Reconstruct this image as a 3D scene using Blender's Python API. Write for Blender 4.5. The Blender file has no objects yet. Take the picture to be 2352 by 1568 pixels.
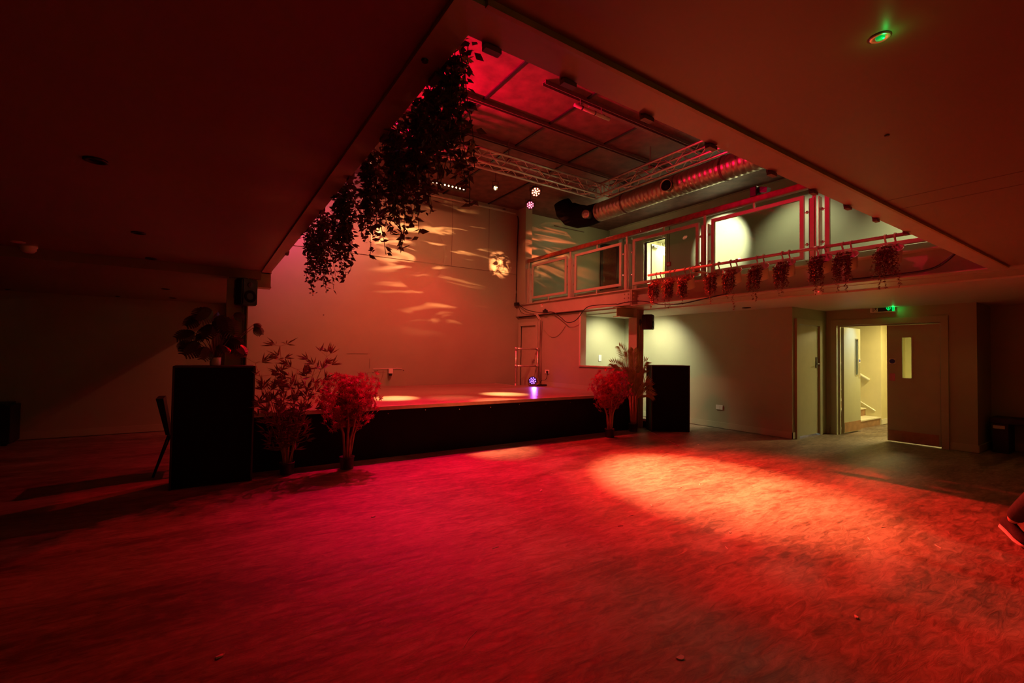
import bpy, bmesh, math, random
from mathutils import Vector, Matrix, Quaternion
PI = math.pi
V = Vector
random.seed(7)
S = bpy.context.scene
COL = S.collection
WM = {}      # world matrices of the empties, so that parts can be drawn in room coordinates

# ------------------------------------------------------------------ materials
def mat(name, col, rough=0.6, metal=0.0, var=0.12, scale=6.0, bump=0.0, bscale=60.0, spec=0.5, coat=0.0, emit=None, estr=0.0):
    m = bpy.data.materials.new(name); m.use_nodes = True
    nt = m.node_tree; N = nt.nodes; L = nt.links
    b = N['Principled BSDF']
    b.inputs['Roughness'].default_value = rough
    b.inputs['Metallic'].default_value = metal
    b.inputs['Specular IOR Level'].default_value = spec
    if coat: b.inputs['Coat Weight'].default_value = coat
    tc = N.new('ShaderNodeTexCoord')
    n = N.new('ShaderNodeTexNoise'); n.inputs['Scale'].default_value = scale; n.inputs['Detail'].default_value = 4
    L.new(tc.outputs['Object'], n.inputs['Vector'])
    r = N.new('ShaderNodeValToRGB')
    c = col
    r.color_ramp.elements[0].position = 0.3; r.color_ramp.elements[1].position = 0.7
    r.color_ramp.elements[0].color = (c[0]*(1-var), c[1]*(1-var), c[2]*(1-var), 1)
    r.color_ramp.elements[1].color = (min(1, c[0]*(1+var)), min(1, c[1]*(1+var)), min(1, c[2]*(1+var)), 1)
    L.new(n.outputs['Fac'], r.inputs['Fac']); L.new(r.outputs['Color'], b.inputs['Base Color'])
    if bump:
        n2 = N.new('ShaderNodeTexNoise'); n2.inputs['Scale'].default_value = bscale; n2.inputs['Detail'].default_value = 3
        L.new(tc.outputs['Object'], n2.inputs['Vector'])
        bp = N.new('ShaderNodeBump'); bp.inputs['Strength'].default_value = bump; bp.inputs['Distance'].default_value = 0.01
        L.new(n2.outputs['Fac'], bp.inputs['Height']); L.new(bp.outputs['Normal'], b.inputs['Normal'])
    if emit:
        b.inputs['Emission Color'].default_value = (*emit, 1); b.inputs['Emission Strength'].default_value = estr
    return m

SAGE = (0.36, 0.37, 0.25)
M = dict(
    wall=mat('sage_paint', SAGE, 0.55, var=0.05, scale=1.5, bump=0.05, bscale=90),
    wallsheen=mat('sage_paint_sheen', SAGE, 0.38, var=0.06, scale=1.2, bump=0.04, bscale=8),
    trim=mat('sage_gloss', (0.41, 0.43, 0.30), 0.35, var=0.04, scale=3),
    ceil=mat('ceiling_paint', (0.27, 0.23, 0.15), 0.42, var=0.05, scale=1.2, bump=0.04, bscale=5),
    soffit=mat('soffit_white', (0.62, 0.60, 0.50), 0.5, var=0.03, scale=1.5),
    steel=mat('painted_steel', (0.46, 0.44, 0.32), 0.38, var=0.06, scale=5, bump=0.05, bscale=30),
    steelg=mat('green_painted_steel', (0.36, 0.40, 0.20), 0.34, var=0.06, scale=5, bump=0.05, bscale=30),
    board=mat('dark_board', (0.14, 0.058, 0.052), 0.6, var=0.35, scale=5, bump=0.3, bscale=24),
    rail=mat('galvanised_rail', (0.16, 0.10, 0.09), 0.5, 0.2, var=0.15, scale=9),
    alu=mat('aluminium', (0.75, 0.70, 0.62), 0.3, 0.85, var=0.1, scale=9),
    chrome=mat('bright_steel', (0.8, 0.8, 0.78), 0.22, 0.95, var=0.05),
    duct=mat('spiral_duct_steel', (0.62, 0.58, 0.46), 0.33, 0.85, var=0.12, scale=2),
    black=mat('black_plastic', (0.010, 0.010, 0.011), 0.45, var=0.2, scale=8),
    blackmat=mat('black_grille_foam', (0.006, 0.006, 0.007), 0.9, var=0.3, scale=90, bump=0.4, bscale=300, spec=0.15),
    stageface=mat('black_painted_ply', (0.007, 0.006, 0.006), 0.75, var=0.3, scale=3, spec=0.2),
    white=mat('white_plastic', (0.8, 0.79, 0.75), 0.35, var=0.03),
    ceramic=mat('white_ceramic', (0.78, 0.76, 0.7), 0.3, var=0.03),
    planter=mat('pale_green_planter', (0.46, 0.52, 0.33), 0.4, var=0.06),
    pot=mat('dark_nursery_pot', (0.035, 0.022, 0.018), 0.5, var=0.2),
    soil=mat('soil', (0.03, 0.02, 0.012), 0.9, var=0.4, scale=40, bump=0.6, bscale=80),
    wood=mat('dark_varnished_wood', (0.20, 0.045, 0.02), 0.28, var=0.35, scale=14, coat=0.4),
    vine=mat('ivy_leaf', (0.075, 0.075, 0.03), 0.42, var=0.45, scale=25),
    vinefl=mat('pale_blossom', (0.62, 0.38, 0.26), 0.6, var=0.15),
    stem=mat('plant_stem', (0.14, 0.10, 0.04), 0.6, var=0.2),
    bark=mat('pale_bark', (0.42, 0.20, 0.12), 0.6, var=0.25, scale=14, bump=0.3, bscale=40),
    maple=mat('red_maple_leaf', (0.48, 0.06, 0.10), 0.42, var=0.4, scale=20),
    bamboo=mat('bamboo_leaf', (0.15, 0.12, 0.035), 0.45, var=0.4, scale=15),
    cane=mat('bamboo_cane', (0.38, 0.29, 0.10), 0.4, var=0.2),
    palm=mat('palm_leaf', (0.27, 0.21, 0.05), 0.42, var=0.3, scale=12),
    monst=mat('monstera_leaf', (0.045, 0.055, 0.02), 0.3, var=0.3, scale=9),
    trail=mat('trailing_leaf', (0.16, 0.075, 0.035), 0.4, var=0.5, scale=30),
    berry=mat('orange_berry', (0.75, 0.32, 0.14), 0.3, var=0.1),
    red=mat('red_plastic', (0.6, 0.03, 0.02), 0.4, var=0.05),
    blue=mat('blue_sign', (0.02, 0.05, 0.35), 0.4, var=0.05),
    paper=mat('paper', (0.75, 0.70, 0.62), 0.8, var=0.05),
    copper=mat('copper_kickplate', (0.42, 0.24, 0.14), 0.4, 0.5, var=0.2, scale=7, bump=0.2, bscale=12),
    door=mat('door_paint', (0.42, 0.43, 0.30), 0.36, var=0.04),
    whitedoor=mat('cream_door_paint', (0.74, 0.72, 0.58), 0.4, var=0.03),
    yellow=mat('cream_wall_paint', (0.66, 0.60, 0.34), 0.55, var=0.03),
    cloth=mat('dark_trousers', (0.025, 0.02, 0.02), 0.85, var=0.3, scale=30, bump=0.3, bscale=200),
    shirt=mat('dark_jumper', (0.05, 0.02, 0.02), 0.9, var=0.2, scale=30, bump=0.3, bscale=200),
    skin=mat('skin', (0.55, 0.36, 0.27), 0.5, var=0.06),
    hair=mat('dark_hair', (0.03, 0.02, 0.015), 0.6, var=0.3, scale=60),
    sneaker=mat('white_sneaker', (0.75, 0.7, 0.66), 0.5, var=0.05),
    carpet=mat('pale_step', (0.7, 0.66, 0.5), 0.7, var=0.06),
)
def emis(name, col, s):
    m = bpy.data.materials.new(name); m.use_nodes = True
    nt = m.node_tree; nt.nodes.clear()
    e = nt.nodes.new('ShaderNodeEmission'); o = nt.nodes.new('ShaderNodeOutputMaterial')
    e.inputs[0].default_value = (*col, 1); e.inputs[1].default_value = s
    nt.links.new(e.outputs[0], o.inputs[0]); return m
M['ledred'] = emis('led_red', (1, 0.20, 0.10), 14)
M['ledpink'] = emis('led_pink', (1, 0.10, 0.16), 9)
M['ledwarm'] = emis('led_warm', (1, 0.62, 0.25), 40)
M['ledrow'] = emis('led_row', (1, 0.45, 0.22), 10)
M['ledpurple'] = emis('led_purple', (0.35, 0.10, 1), 6)
M['ledgreen'] = emis('led_green', (0.01, 1, 0.12), 6)
M['exitgreen'] = emis('exit_green', (0.0, 0.75, 0.12), 0.9)
M['tinywhite'] = emis('small_lamp', (1, 0.85, 0.6), 3)
M['downlamp'] = emis('downlight_lamp', (1, 0.9, 0.66), 6)
M['redled'] = emis('red_indicator', (1, 0.02, 0.02), 2)

def leafy(m, k=0.4):
    nt = m.node_tree; N = nt.nodes; L = nt.links; b = N['Principled BSDF']; o = N['Material Output']
    t = N.new('ShaderNodeBsdfTranslucent'); x = N.new('ShaderNodeMixShader'); x.inputs[0].default_value = k
    src = b.inputs['Base Color'].links[0].from_socket
    L.new(src, t.inputs[0]); L.new(b.outputs[0], x.inputs[1]); L.new(t.outputs[0], x.inputs[2]); L.new(x.outputs[0], o.inputs[0])
for k_ in ('maple', 'bamboo', 'palm', 'trail', 'vine'): leafy(M[k_])
def glass():
    m = bpy.data.materials.new('clear_glass'); m.use_nodes = True
    nt = m.node_tree; nt.nodes.clear()
    t = nt.nodes.new('ShaderNodeBsdfTransparent'); t.inputs[0].default_value = (0.86, 0.90, 0.84, 1)
    g = nt.nodes.new('ShaderNodeBsdfGlossy'); g.inputs['Roughness'].default_value = 0.02
    f = nt.nodes.new('ShaderNodeFresnel'); f.inputs[0].default_value = 1.5
    x = nt.nodes.new('ShaderNodeMixShader'); o = nt.nodes.new('ShaderNodeOutputMaterial')
    ge = nt.nodes.new('ShaderNodeNewGeometry'); sb = nt.nodes.new('ShaderNodeMath'); sb.operation = 'SUBTRACT'; sb.inputs[0].default_value = 1.0
    ml = nt.nodes.new('ShaderNodeMath'); ml.operation = 'MULTIPLY'; nt.links.new(ge.outputs['Backfacing'], sb.inputs[1]); nt.links.new(sb.outputs[0], ml.inputs[0]); nt.links.new(f.outputs[0], ml.inputs[1])
    nt.links.new(ml.outputs[0], x.inputs[0]); nt.links.new(t.outputs[0], x.inputs[1]); nt.links.new(g.outputs[0], x.inputs[2])
    nt.links.new(x.outputs[0], o.inputs[0]); return m
M['glass'] = glass()

def floor_mat(name, c0, c1, c2, r0, r1, rot=0.0, sc=1.0):
    m = bpy.data.materials.new(name); m.use_nodes = True
    nt = m.node_tree; N = nt.nodes; L = nt.links; b = N['Principled BSDF']
    tc = N.new('ShaderNodeTexCoord'); mp = N.new('ShaderNodeMapping')
    mp.inputs['Rotation'].default_value = (0, 0, rot); mp.inputs['Scale'].default_value = (0.8*sc, 2.6*sc, 1)
    L.new(tc.outputs['Object'], mp.inputs['Vector'])
    a = N.new('ShaderNodeTexNoise'); a.inputs['Scale'].default_value = 0.7; a.inputs['Detail'].default_value = 9
    a.inputs['Roughness'].default_value = 0.62; a.inputs['Distortion'].default_value = 0.8
    L.new(mp.outputs[0], a.inputs['Vector'])
    d = N.new('ShaderNodeTexNoise'); d.inputs['Scale'].default_value = 7.0; d.inputs['Detail'].default_value = 8
    d.inputs['Roughness'].default_value = 0.72; d.inputs['Distortion'].default_value = 0.9
    L.new(mp.outputs[0], d.inputs['Vector'])
    r = N.new('ShaderNodeValToRGB'); e = r.color_ramp.elements
    e[0].position = 0.41; e[0].color = (*c0, 1); e[1].position = 0.60; e[1].color = (*c2, 1)
    q = e.new(0.5); q.color = (*c1, 1)
    mx = N.new('ShaderNodeMath'); mx.operation = 'MULTIPLY_ADD'; mx.inputs[1].default_value = 0.55; 
    L.new(d.outputs['Fac'], mx.inputs[0])
    mm = N.new('ShaderNodeMath'); mm.operation = 'MULTIPLY'; mm.inputs[1].default_value = 0.45
    L.new(a.outputs['Fac'], mm.inputs[0]); L.new(mm.outputs[0], mx.inputs[2])
    L.new(mx.outputs[0], r.inputs['Fac']); L.new(r.outputs['Color'], b.inputs['Base Color'])
    rr = N.new('ShaderNodeMapRange'); rr.inputs['From Min'].default_value = 0.3; rr.inputs['From Max'].default_value = 0.7
    rr.inputs['To Min'].default_value = r0; rr.inputs['To Max'].default_value = r1
    L.new(mx.outputs[0], rr.inputs['Value']); L.new(rr.outputs[0], b.inputs['Roughness'])
    bp = N.new('ShaderNodeBump'); bp.inputs['Strength'].default_value = 0.6; bp.inputs['Distance'].default_value = 0.02
    L.new(mx.outputs[0], bp.inputs['Height']); L.new(bp.outputs['Normal'], b.inputs['Normal'])
    return m
M['floor'] = floor_mat('worn_sealed_floor', (0.08, 0.05, 0.034), (0.20, 0.145, 0.10), (0.34, 0.27, 0.20), 0.38, 0.6, 0.5)
M['stagetop'] = floor_mat('worn_stage_boards', (0.20, 0.14, 0.10), (0.30, 0.22, 0.16), (0.36, 0.28, 0.21), 0.26, 0.38, 0.1, 0.5)

# ------------------------------------------------------------------ mesh helpers
def bx(bm, x0, y0, z0, x1, y1, z1, bev=0.0):
    vs = [bm.verts.new(p) for p in ((x0,y0,z0),(x1,y0,z0),(x1,y1,z0),(x0,y1,z0),(x0,y0,z1),(x1,y0,z1),(x1,y1,z1),(x0,y1,z1))]
    fs = [bm.faces.new([vs[i] for i in f]) for f in ((0,3,2,1),(4,5,6,7),(0,1,5,4),(1,2,6,5),(2,3,7,6),(3,0,4,7))]
    if bev:
        es = list({e for f in fs for e in f.edges})
        bmesh.ops.bevel(bm, geom=es, offset=bev, segments=2, profile=0.6, affect='EDGES')
def box(x0, y0, z0, x1, y1, z1, bev=0.0):
    bm = bmesh.new(); bx(bm, x0, y0, z0, x1, y1, z1, bev); return bm
def frame_of(d):
    d = V(d).normalized(); u = d.cross(V((0,0,1)))
    if u.length < 1e-4: u = V((1,0,0))
    u.normalize(); return u, d.cross(u).normalized()
def tube(bm, pts, r, n=8, cap=True):
    pts = [V(p) for p in pts]; rings = []
    rr = r if isinstance(r, (list, tuple)) else [r]*len(pts)
    for i, p in enumerate(pts):
        d = (pts[min(i+1, len(pts)-1)] - pts[max(i-1, 0)])
        u, w = frame_of(d)
        if rings and u.dot(lastu) < 0 and abs(d.normalized().z) < 0.999: pass
        lastu = u
        rings.append([bm.verts.new(p + (u*math.cos(2*PI*k/n) + w*math.sin(2*PI*k/n))*rr[i]) for k in range(n)])
    for a, b in zip(rings, rings[1:]):
        for k in range(n): bm.faces.new((a[k], a[(k+1)%n], b[(k+1)%n], b[k]))
    if cap and n > 2:
        bm.faces.new(rings[0][::-1]); bm.faces.new(rings[-1])
def lathe(bm, c, prof, n=24, sx=1, sy=1, axis=None):
    q = Quaternion() if axis is None else V((0,0,1)).rotation_difference(V(axis))
    rings = []
    for r, z in prof:
        rings.append([bm.verts.new(V(c) + q @ V((r*math.cos(2*PI*k/n)*sx, r*math.sin(2*PI*k/n)*sy, z))) for k in range(n)])
    for a, b in zip(rings, rings[1:]):
        for k in range(n): bm.faces.new((a[k], a[(k+1)%n], b[(k+1)%n], b[k]))
    bm.faces.new(rings[0][::-1]); bm.faces.new(rings[-1])
def prism(bm, poly, z0, z1):
    a = [bm.verts.new((x, y, z0)) for x, y in poly]; b = [bm.verts.new((x, y, z1)) for x, y in poly]
    n = len(poly); bm.faces.new(a[::-1]); bm.faces.new(b)
    for i in range(n): bm.faces.new((a[i], a[(i+1)%n], b[(i+1)%n], b[i]))
def leaf(bm, p, d, nrm, L, W, fold=0.25, curl=0.2):
    d = d.normalized(); s = d.cross(nrm)
    if s.length < 1e-4: s = d.cross(V((0.3,0.5,0.8)))
    s.normalize(); n = s.cross(d)
    a = bm.verts.new(p); m = bm.verts.new(p + d*L*0.45 - n*W*fold); t = bm.verts.new(p + d*L - n*L*curl)
    l = bm.verts.new(p + d*L*0.42 + s*W*0.5); r = bm.verts.new(p + d*L*0.42 - s*W*0.5)
    bm.faces.new((a, l, m)); bm.faces.new((l, t, m)); bm.faces.new((a, m, r)); bm.faces.new((m, t, r))
def rnd(a, b): return random.uniform(a, b)
def rdir(zmin=-1, zmax=1):
    a = rnd(0, 2*PI); z = rnd(zmin, zmax); s = math.sqrt(max(0, 1-z*z)); return V((s*math.cos(a), s*math.sin(a), z))

def finish(name, bm, m, smooth):
    me = bpy.data.meshes.new(name)
    bmesh.ops.recalc_face_normals(bm, faces=bm.faces)
    bm.to_mesh(me); bm.free()
    if m: me.materials.append(M[m] if isinstance(m, str) else m)
    if smooth:
        for p in me.polygons: p.use_smooth = True
    return me
def empty(name, loc, label=None, cat=None, group=None, rz=0.0):
    o = bpy.data.objects.new(name, None); COL.objects.link(o)
    o.empty_display_size = 0.05
    o.location = loc; o.rotation_euler = (0, 0, rz)
    WM[o.name] = Matrix.Translation(V(loc)) @ Matrix.Rotation(rz, 4, 'Z')
    if label: tag(o, label, cat, group)
    return o
def tag(o, label, cat, group=None):
    o['label'] = label; o['category'] = cat
    if group: o['group'] = group
    return o
def obj(name, bm, m, parent=None, smooth=False, local=False):
    """links a mesh drawn in room coordinates as one object"""
    if parent is not None:
        w = WM[parent.name]
        if not local: bmesh.ops.transform(bm, matrix=w.inverted(), verts=bm.verts)
        o = bpy.data.objects.new(name, finish(name, bm, m, smooth)); COL.objects.link(o)
        o.parent = parent; WM[o.name] = w.copy()
        return o
    xs = [v.co.x for v in bm.verts]; ys = [v.co.y for v in bm.verts]; z = min(v.co.z for v in bm.verts)
    c = V(((min(xs)+max(xs))/2, (min(ys)+max(ys))/2, z))
    bmesh.ops.translate(bm, vec=-c, verts=bm.verts)
    o = bpy.data.objects.new(name, finish(name, bm, m, smooth)); COL.objects.link(o); o.location = c
    WM[o.name] = Matrix.Translation(c)
    return o
def struct(name, bm, m, smooth=False):
    o = obj(name, bm, m, None, smooth); o['kind'] = 'structure'; return o
def tree_copy(root, loc, rz, label, group=None):
    r = root.copy(); COL.objects.link(r); r.location = loc; r.rotation_euler = (0, 0, rz); r['label'] = label
    if group: r['group'] = group
    for ch in list(root.children):
        c = ch.copy(); COL.objects.link(c); c.parent = r
        for g in list(ch.children):
            d = g.copy(); COL.objects.link(d); d.parent = c
    return r

# ------------------------------------------------------------------ the room (metres; X runs along the stage front, Y towards the back wall)
YB = 9.85; XS = 6.75; X1 = 8.70; X2 = 10.05; X3 = 10.9; ZT = 0.70; ZC = 2.40; ZH = 5.20; ZU = 2.70; XU = 10.4
struct('floor', box(-9, -4, -0.1, 14, 10.3, 0), 'floor')
# low ceiling round the opening
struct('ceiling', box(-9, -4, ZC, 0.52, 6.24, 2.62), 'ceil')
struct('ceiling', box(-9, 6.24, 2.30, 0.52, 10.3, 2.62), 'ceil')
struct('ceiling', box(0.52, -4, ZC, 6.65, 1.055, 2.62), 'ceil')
struct('ceiling', box(6.86, -4, 2.385, 7.35, 9.85, 2.62), 'steel')
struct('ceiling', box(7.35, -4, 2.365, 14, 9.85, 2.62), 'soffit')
struct('floor', box(6.86, 0.3, 2.62, 10.6, 9.85, ZU), 'floor')      # landing of the upper level
# edge trims of the opening
struct('trim_1', box(0.52, 1.055, 2.385, 0.615, 9.85, 2.62), 'steel')
struct('trim_2', box(0.60, 1.055, 2.388, 6.65, 1.185, 2.62), 'steel')
struct('trim_3', box(0.60, 1.040, 2.380, 6.65, 1.056, 2.40), 'cane')
# void walls above the low ceiling
struct('wall_upper_left', box(0.35, 1.0, 2.62, 0.52, 9.85, ZH+0.1), 'wall')
struct('wall_upper_front', box(0.35, 0.9, 2.62, 6.65, 1.05, ZH+0.1), 'wall')
struct('wall_landing_front', box(6.65, 0.3, 2.7, 10.6, 0.45, ZH+0.3), 'wall')
# hall ceiling: boards with cover strips
struct('ceiling', box(0.35, 0.3, ZH, 10.6, 10.0, ZH+0.12), 'board')
n = 4
for x in (0.83, 2.07, 3.30, 4.53, 5.77):
    struct('trim_%d' % n, box(x-0.02, 1.05, ZH-0.02, x+0.02, YB, ZH+0.01), 'black'); n += 1
# back wall, thicker above the seam
bm = box(0.30, YB, 0, 10.6, YB+0.15, ZH+0.1)
struct('wall_back', bm, 'wallsheen')
struct('wall_back_upper', box(0.52, YB-0.028, 3.515, 6.70, YB+0.0, ZH), 'wallsheen')
for x in (4.78, 5.80):
    struct('trim_%d' % n, box(x-0.004, YB-0.031, 3.52, x+0.004, YB-0.026, ZH-0.05), 'rail'); n += 1
struct('wall_back_left', box(-9, 10.1, 0, 0.30, 10.25, 2.62), 'wall')
struct('wall_left', box(-9.1, -4, 0, -9, 10.3, 2.62), 'wall')
struct('wall_front', box(-9, -4.1, 0, 14, -4, 2.62), 'wall')
# chase in the corner of the hall
struct('wall_chase', box(6.66, YB-0.40, 2.72, 6.86, YB, ZH), 'wallsheen')
# wall beside the stage with its doorway
bm = bmesh.new()
bx(bm, XS, 7.477, 0, XS+0.14, 9.065, 2.385); bx(bm, XS, 9.725, 0, XS+0.14, YB, 2.385); bx(bm, XS, 9.065, 2.16, XS+0.14, 9.725, 2.385)
struct('wall_stage_right', bm, 'wall')
struct('wall_sill', box(XS, 6.47, 0, XS+0.14, 7.477, 1.195), 'wall')
struct('trim_%d' % n, box(XS-0.03, 6.45, 1.195, XS+0.17, 7.477, 1.222), 'steel'); n += 1
struct('trim_%d' % n, box(XS-0.012, 7.44, 1.222, XS+0.152, 7.487, 2.385), 'soffit'); n += 1
struct('wall_niche', box(6.89, 7.98, 0, X1+0.1, 8.1, 2.365), 'wall')
struct('wall_right', box(X1, 4.03, 0, X1+0.1, 7.98, 2.365), 'wall')
bm = bmesh.new()
bx(bm, X1+0.1, 4.03, 0, 8.86, 4.15, 2.365); bx(bm, 9.76, 4.03, 0, X2+0.1, 4.15, 2.365); bx(bm, 8.86, 4.03, 2.12, 9.76, 4.15, 2.365)
struct('wall_recess', bm, 'wall')
bm = bmesh.new()
bx(bm, X2, 3.85, 0, X2+0.12, 4.03, 2.365); bx(bm, X2, 1.93, 0, X2+0.12, 2.36, 2.365); bx(bm, X2, 2.36, 2.10, X2+0.12, 3.85, 2.365)
struct('wall_doors', bm, 'wall')
struct('wall_return', box(X2+0.12, 1.93, 0, X3, 2.05, 2.365), 'wall')
struct('wall_far_right', box(X3, -4, 0, X3+0.1, 2.05, 2.365), 'wall')
def bb(n_, x0, y0, x1, y1): struct('baseboard_'+n_, box(x0, y0, 0.012, x1, y1, 0.125), 'trim')
bb('right', X1-0.016, 4.01, X1, 7.98); bb('recess', X1-0.016, 4.012, 8.78, 4.03); bb('doors_left', X2-0.016, 3.97, X2, 4.03)
bb('doors_right', X2-0.016, 1.92, X2, 2.25); bb('return', X2, 1.914, X3, 1.93); bb('far_right', X3-0.016, -4, X3, 1.93)
bb('back_left', -9, 10.084, 0.3, 10.1)
struct('baseboard_stage_right', box(XS-0.014, 6.5, ZT, XS, 9.0, ZT+0.09), 'trim')
# corridor behind the double doors, stair well
struct('wall_corridor_left', box(10.17, 4.55, 0, 11.22, 4.65, 2.365), 'yellow')
struct('wall_stair', box(12.40, 3.98, 0, 12.5, 8.0, 5.0), 'yellow')
struct('wall_corridor_end', box(12.40, 3.90, 0, 14, 3.98, 2.365), 'yellow')
struct('wall_stair_back', box(11.12, 8.0, 0, 12.5, 8.1, 5.0), 'yellow')
struct('wall_stair_side', box(11.12, 4.65, 0, 11.22, 8.0, 5.0), 'yellow')
struct('wall_corridor_right', box(10.17, 2.05, 0, 14, 2.12, 2.365), 'yellow')
struct('wall_corridor_far', box(13.9, 2.12, 0, 14.0, 3.90, 2.365), 'yellow')
struct('wall_store', box(8.75, 5.2, 0, 10.05, 5.3, 2.365), 'whitedoor')
struct('baseboard_corridor', box(12.40, 3.885, 0.012, 13.9, 3.90, 0.125), 'whitedoor')
# upper level walls
bm = bmesh.new()
bx(bm, XU, 0.3, 2.62, XU+0.12, 8.09, ZH+0.1); bx(bm, XU, 8.82, 2.62, XU+0.12, YB, ZH+0.1); bx(bm, XU, 8.09, 4.70, XU+0.12, 8.82, ZH+0.1)
struct('wall_landing', bm, 'wall')
struct('wall_landing_room', box(12.2, 6.5, 2.62, 12.3, 9.9, ZH), 'whitedoor')
bm = bmesh.new(); bx(bm, 10.52, 9.6, 2.62, 12.3, 9.7, ZH); struct('wall_landing_room_left', bm, 'whitedoor')
bm = bmesh.new(); bx(bm, 10.52, 6.9, 2.62, 12.3, 7.0, ZH); struct('wall_landing_room_right', bm, 'whitedoor')
struct('ceiling', box(10.5, 6.5, ZH-0.1, 12.3, 9.9, ZH), 'soffit')
struct('floor', box(10.5, 6.5, 2.6, 12.3, 9.9, ZU), 'floor')
# dark doorway at the end of the landing
bm = bmesh.new()
bx(bm, 9.66, YB-0.05, ZU, 9.74, YB-0.002, 4.70); bx(bm, 9.66, YB-0.05, 4.70, 10.398, YB-0.002, 4.78); bx(bm, 10.32, YB-0.05, ZU, 10.398, YB-0.002, 4.70)
d = struct('door_1', bm, 'black')
o = obj('door_leaf', box(9.745, YB-0.035, ZU, 10.315, YB-0.004, 4.695), 'wood', d)
bm = bmesh.new(); bx(bm, 9.76, YB-0.06, 3.62, 9.79, YB-0.03, 3.78); bx(bm, 9.755, YB-0.06, 4.18, 9.785, YB-0.03, 4.26)
obj('door_latch', bm, 'chrome', d)

# ------------------------------------------------------------------ stage
bm = bmesh.new()
poly = [(0.42, 6.20), (7.08, 6.20), (7.08, 6.43), (6.74, 6.43), (6.74, 8.98), (6.03, 8.98), (6.03, 9.84), (0.42, 9.84)]
prism(bm, poly, ZT-0.04, ZT)
stage = empty('stage', (3.4, 6.2, 0), 'wide low stage with glowing red boards and matt black front', 'stage')
obj('stage_deck', bm, 'stagetop', stage)
bm = bmesh.new()
prism(bm, [(0.44, 6.215), (7.06, 6.215), (7.06, 6.42), (6.72, 6.42), (6.72, 8.96), (6.01, 8.96), (6.01, 9.83), (0.44, 9.83)], 0.0, ZT-0.04)
obj('front_panel', bm, 'stageface', stage)
bm = bmesh.new(); bx(bm, 0.42, 6.178, ZT-0.045, 7.08, 6.20, ZT+0.004); bx(bm, 0.42, 6.20, ZT, 7.08, 6.235, ZT+0.004)
obj('edge_trim', bm, 'alu', stage)
bm = bmesh.new(); bx(bm, 6.03, 8.955, ZT, 6.74, 8.98, ZT+0.006); bx(bm, 6.03, 8.98, ZT-0.02, 6.055, 9.84, ZT+0.006)
obj('stair_edge_trim', bm, 'alu', stage)
for i in range(11):
    bm = bmesh.new(); lathe(bm, (1.0+i*0.55, 6.213, 0.60 if i % 3 else 0.62), [(0.007, 0), (0.006, 0.004)], 8, axis=(0, -1, 0)); obj('screw_head', bm, 'chrome', stage)
# steps down behind the pipe rail
struct('trim_%d' % n, box(6.06, 8.99, 0, 6.73, 9.84, 0.35), 'stageface'); n += 1

# ------------------------------------------------------------------ doors
# narrow door beside the stage
bm = bmesh.new()
bx(bm, XS-0.03, 8.985, 0.35, XS+0.02, 9.065, 2.16); bx(bm, XS-0.03, 9.725, 0.35, XS+0.02, 9.805, 2.16); bx(bm, XS-0.03, 8.985, 2.16, XS+0.02, 9.805, 2.25)
d = struct('door_2', bm, 'trim')
obj('door_leaf', box(XS+0.02, 9.067, 0.352, XS+0.06, 9.723, 2.158), 'door', d)
bm = bmesh.new(); lathe(bm, (XS+0.02, 9.13, 1.3), [(0.025, 0), (0.025, 0.008), (0.009, 0.01), (0.009, 0.04)], 12, axis=(-1, 0, 0)); bx(bm, XS-0.035, 9.12, 1.29, XS-0.02, 9.23, 1.31)
obj('door_handle', bm, 'chrome', d)
# narrow door in the recess
bm = bmesh.new()
bx(bm, 8.80, 3.995, 0, 8.90, 4.06, 2.06); bx(bm, 9.71, 3.995, 0, 9.80, 4.06, 2.06); bx(bm, 8.80, 3.995, 2.06, 9.80, 4.06, 2.16)
d = struct('door_3', bm, 'trim')
obj('door_leaf', box(8.905, 4.03, 0.03, 9.705, 4.07, 2.055), 'door', d)
bm = bmesh.new(); bx(bm, 9.60, 4.018, 1.27, 9.65, 4.03, 1.47); tube(bm, [(9.625, 4.03, 1.34), (9.625, 3.975, 1.34), (9.53, 3.975, 1.34)], 0.009, 8)
obj('door_handle', bm, 'black', d)
# double doors
bm = bmesh.new()
bx(bm, 10.02, 3.845, 0, 10.20, 3.94, 2.08); bx(bm, 10.02, 2.26, 0, 10.20, 2.350, 2.08); bx(bm, 10.02, 2.26, 2.08, 10.20, 3.94, 2.18)
bx(bm, 10.105, 3.82, 0, 10.14, 3.845, 2.055); bx(bm, 10.105, 2.350, 0, 10.14, 2.365, 2.055); bx(bm, 10.105, 2.35, 2.055, 10.14, 3.845, 2.08)
d = struct('door_4', bm, 'trim')
def leafbm(x0, y0, x1, y1, hole):
    """door leaf in the plane X = x0 (runs along Y) with a vision slot"""
    b = bmesh.new(); (ya, yb, za, zb) = hole
    bx(b, x0, y0, 0.02, x1, ya, 2.05); bx(b, x0, yb, 0.02, x1, y1, 2.05); bx(b, x0, ya, 0.02, x1, yb, za); bx(b, x0, ya, zb, x1, yb, 2.05)
    return b
lf = obj('door_leaf', leafbm(10.055, 2.367, 10.10, 3.075, (2.735, 2.86, 1.13, 1.83)), 'door', d)
obj('vision_glass', box(10.072, 2.735, 1.13, 10.08, 2.86, 1.83), 'glass', lf)
bm = bmesh.new()
for (a, b_, c, e) in ((2.715, 1.11, 2.735, 1.85), (2.86, 1.11, 2.88, 1.85), (2.735, 1.11, 2.86, 1.13), (2.735, 1.83, 2.86, 1.85)): bx(bm, 10.047, a, b_, 10.055, c, e)
obj('glazing_bead', bm, 'trim', lf)
obj('kick_plate', box(10.05, 2.39, 0.03, 10.055, 3.06, 0.21), 'copper', lf)
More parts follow.
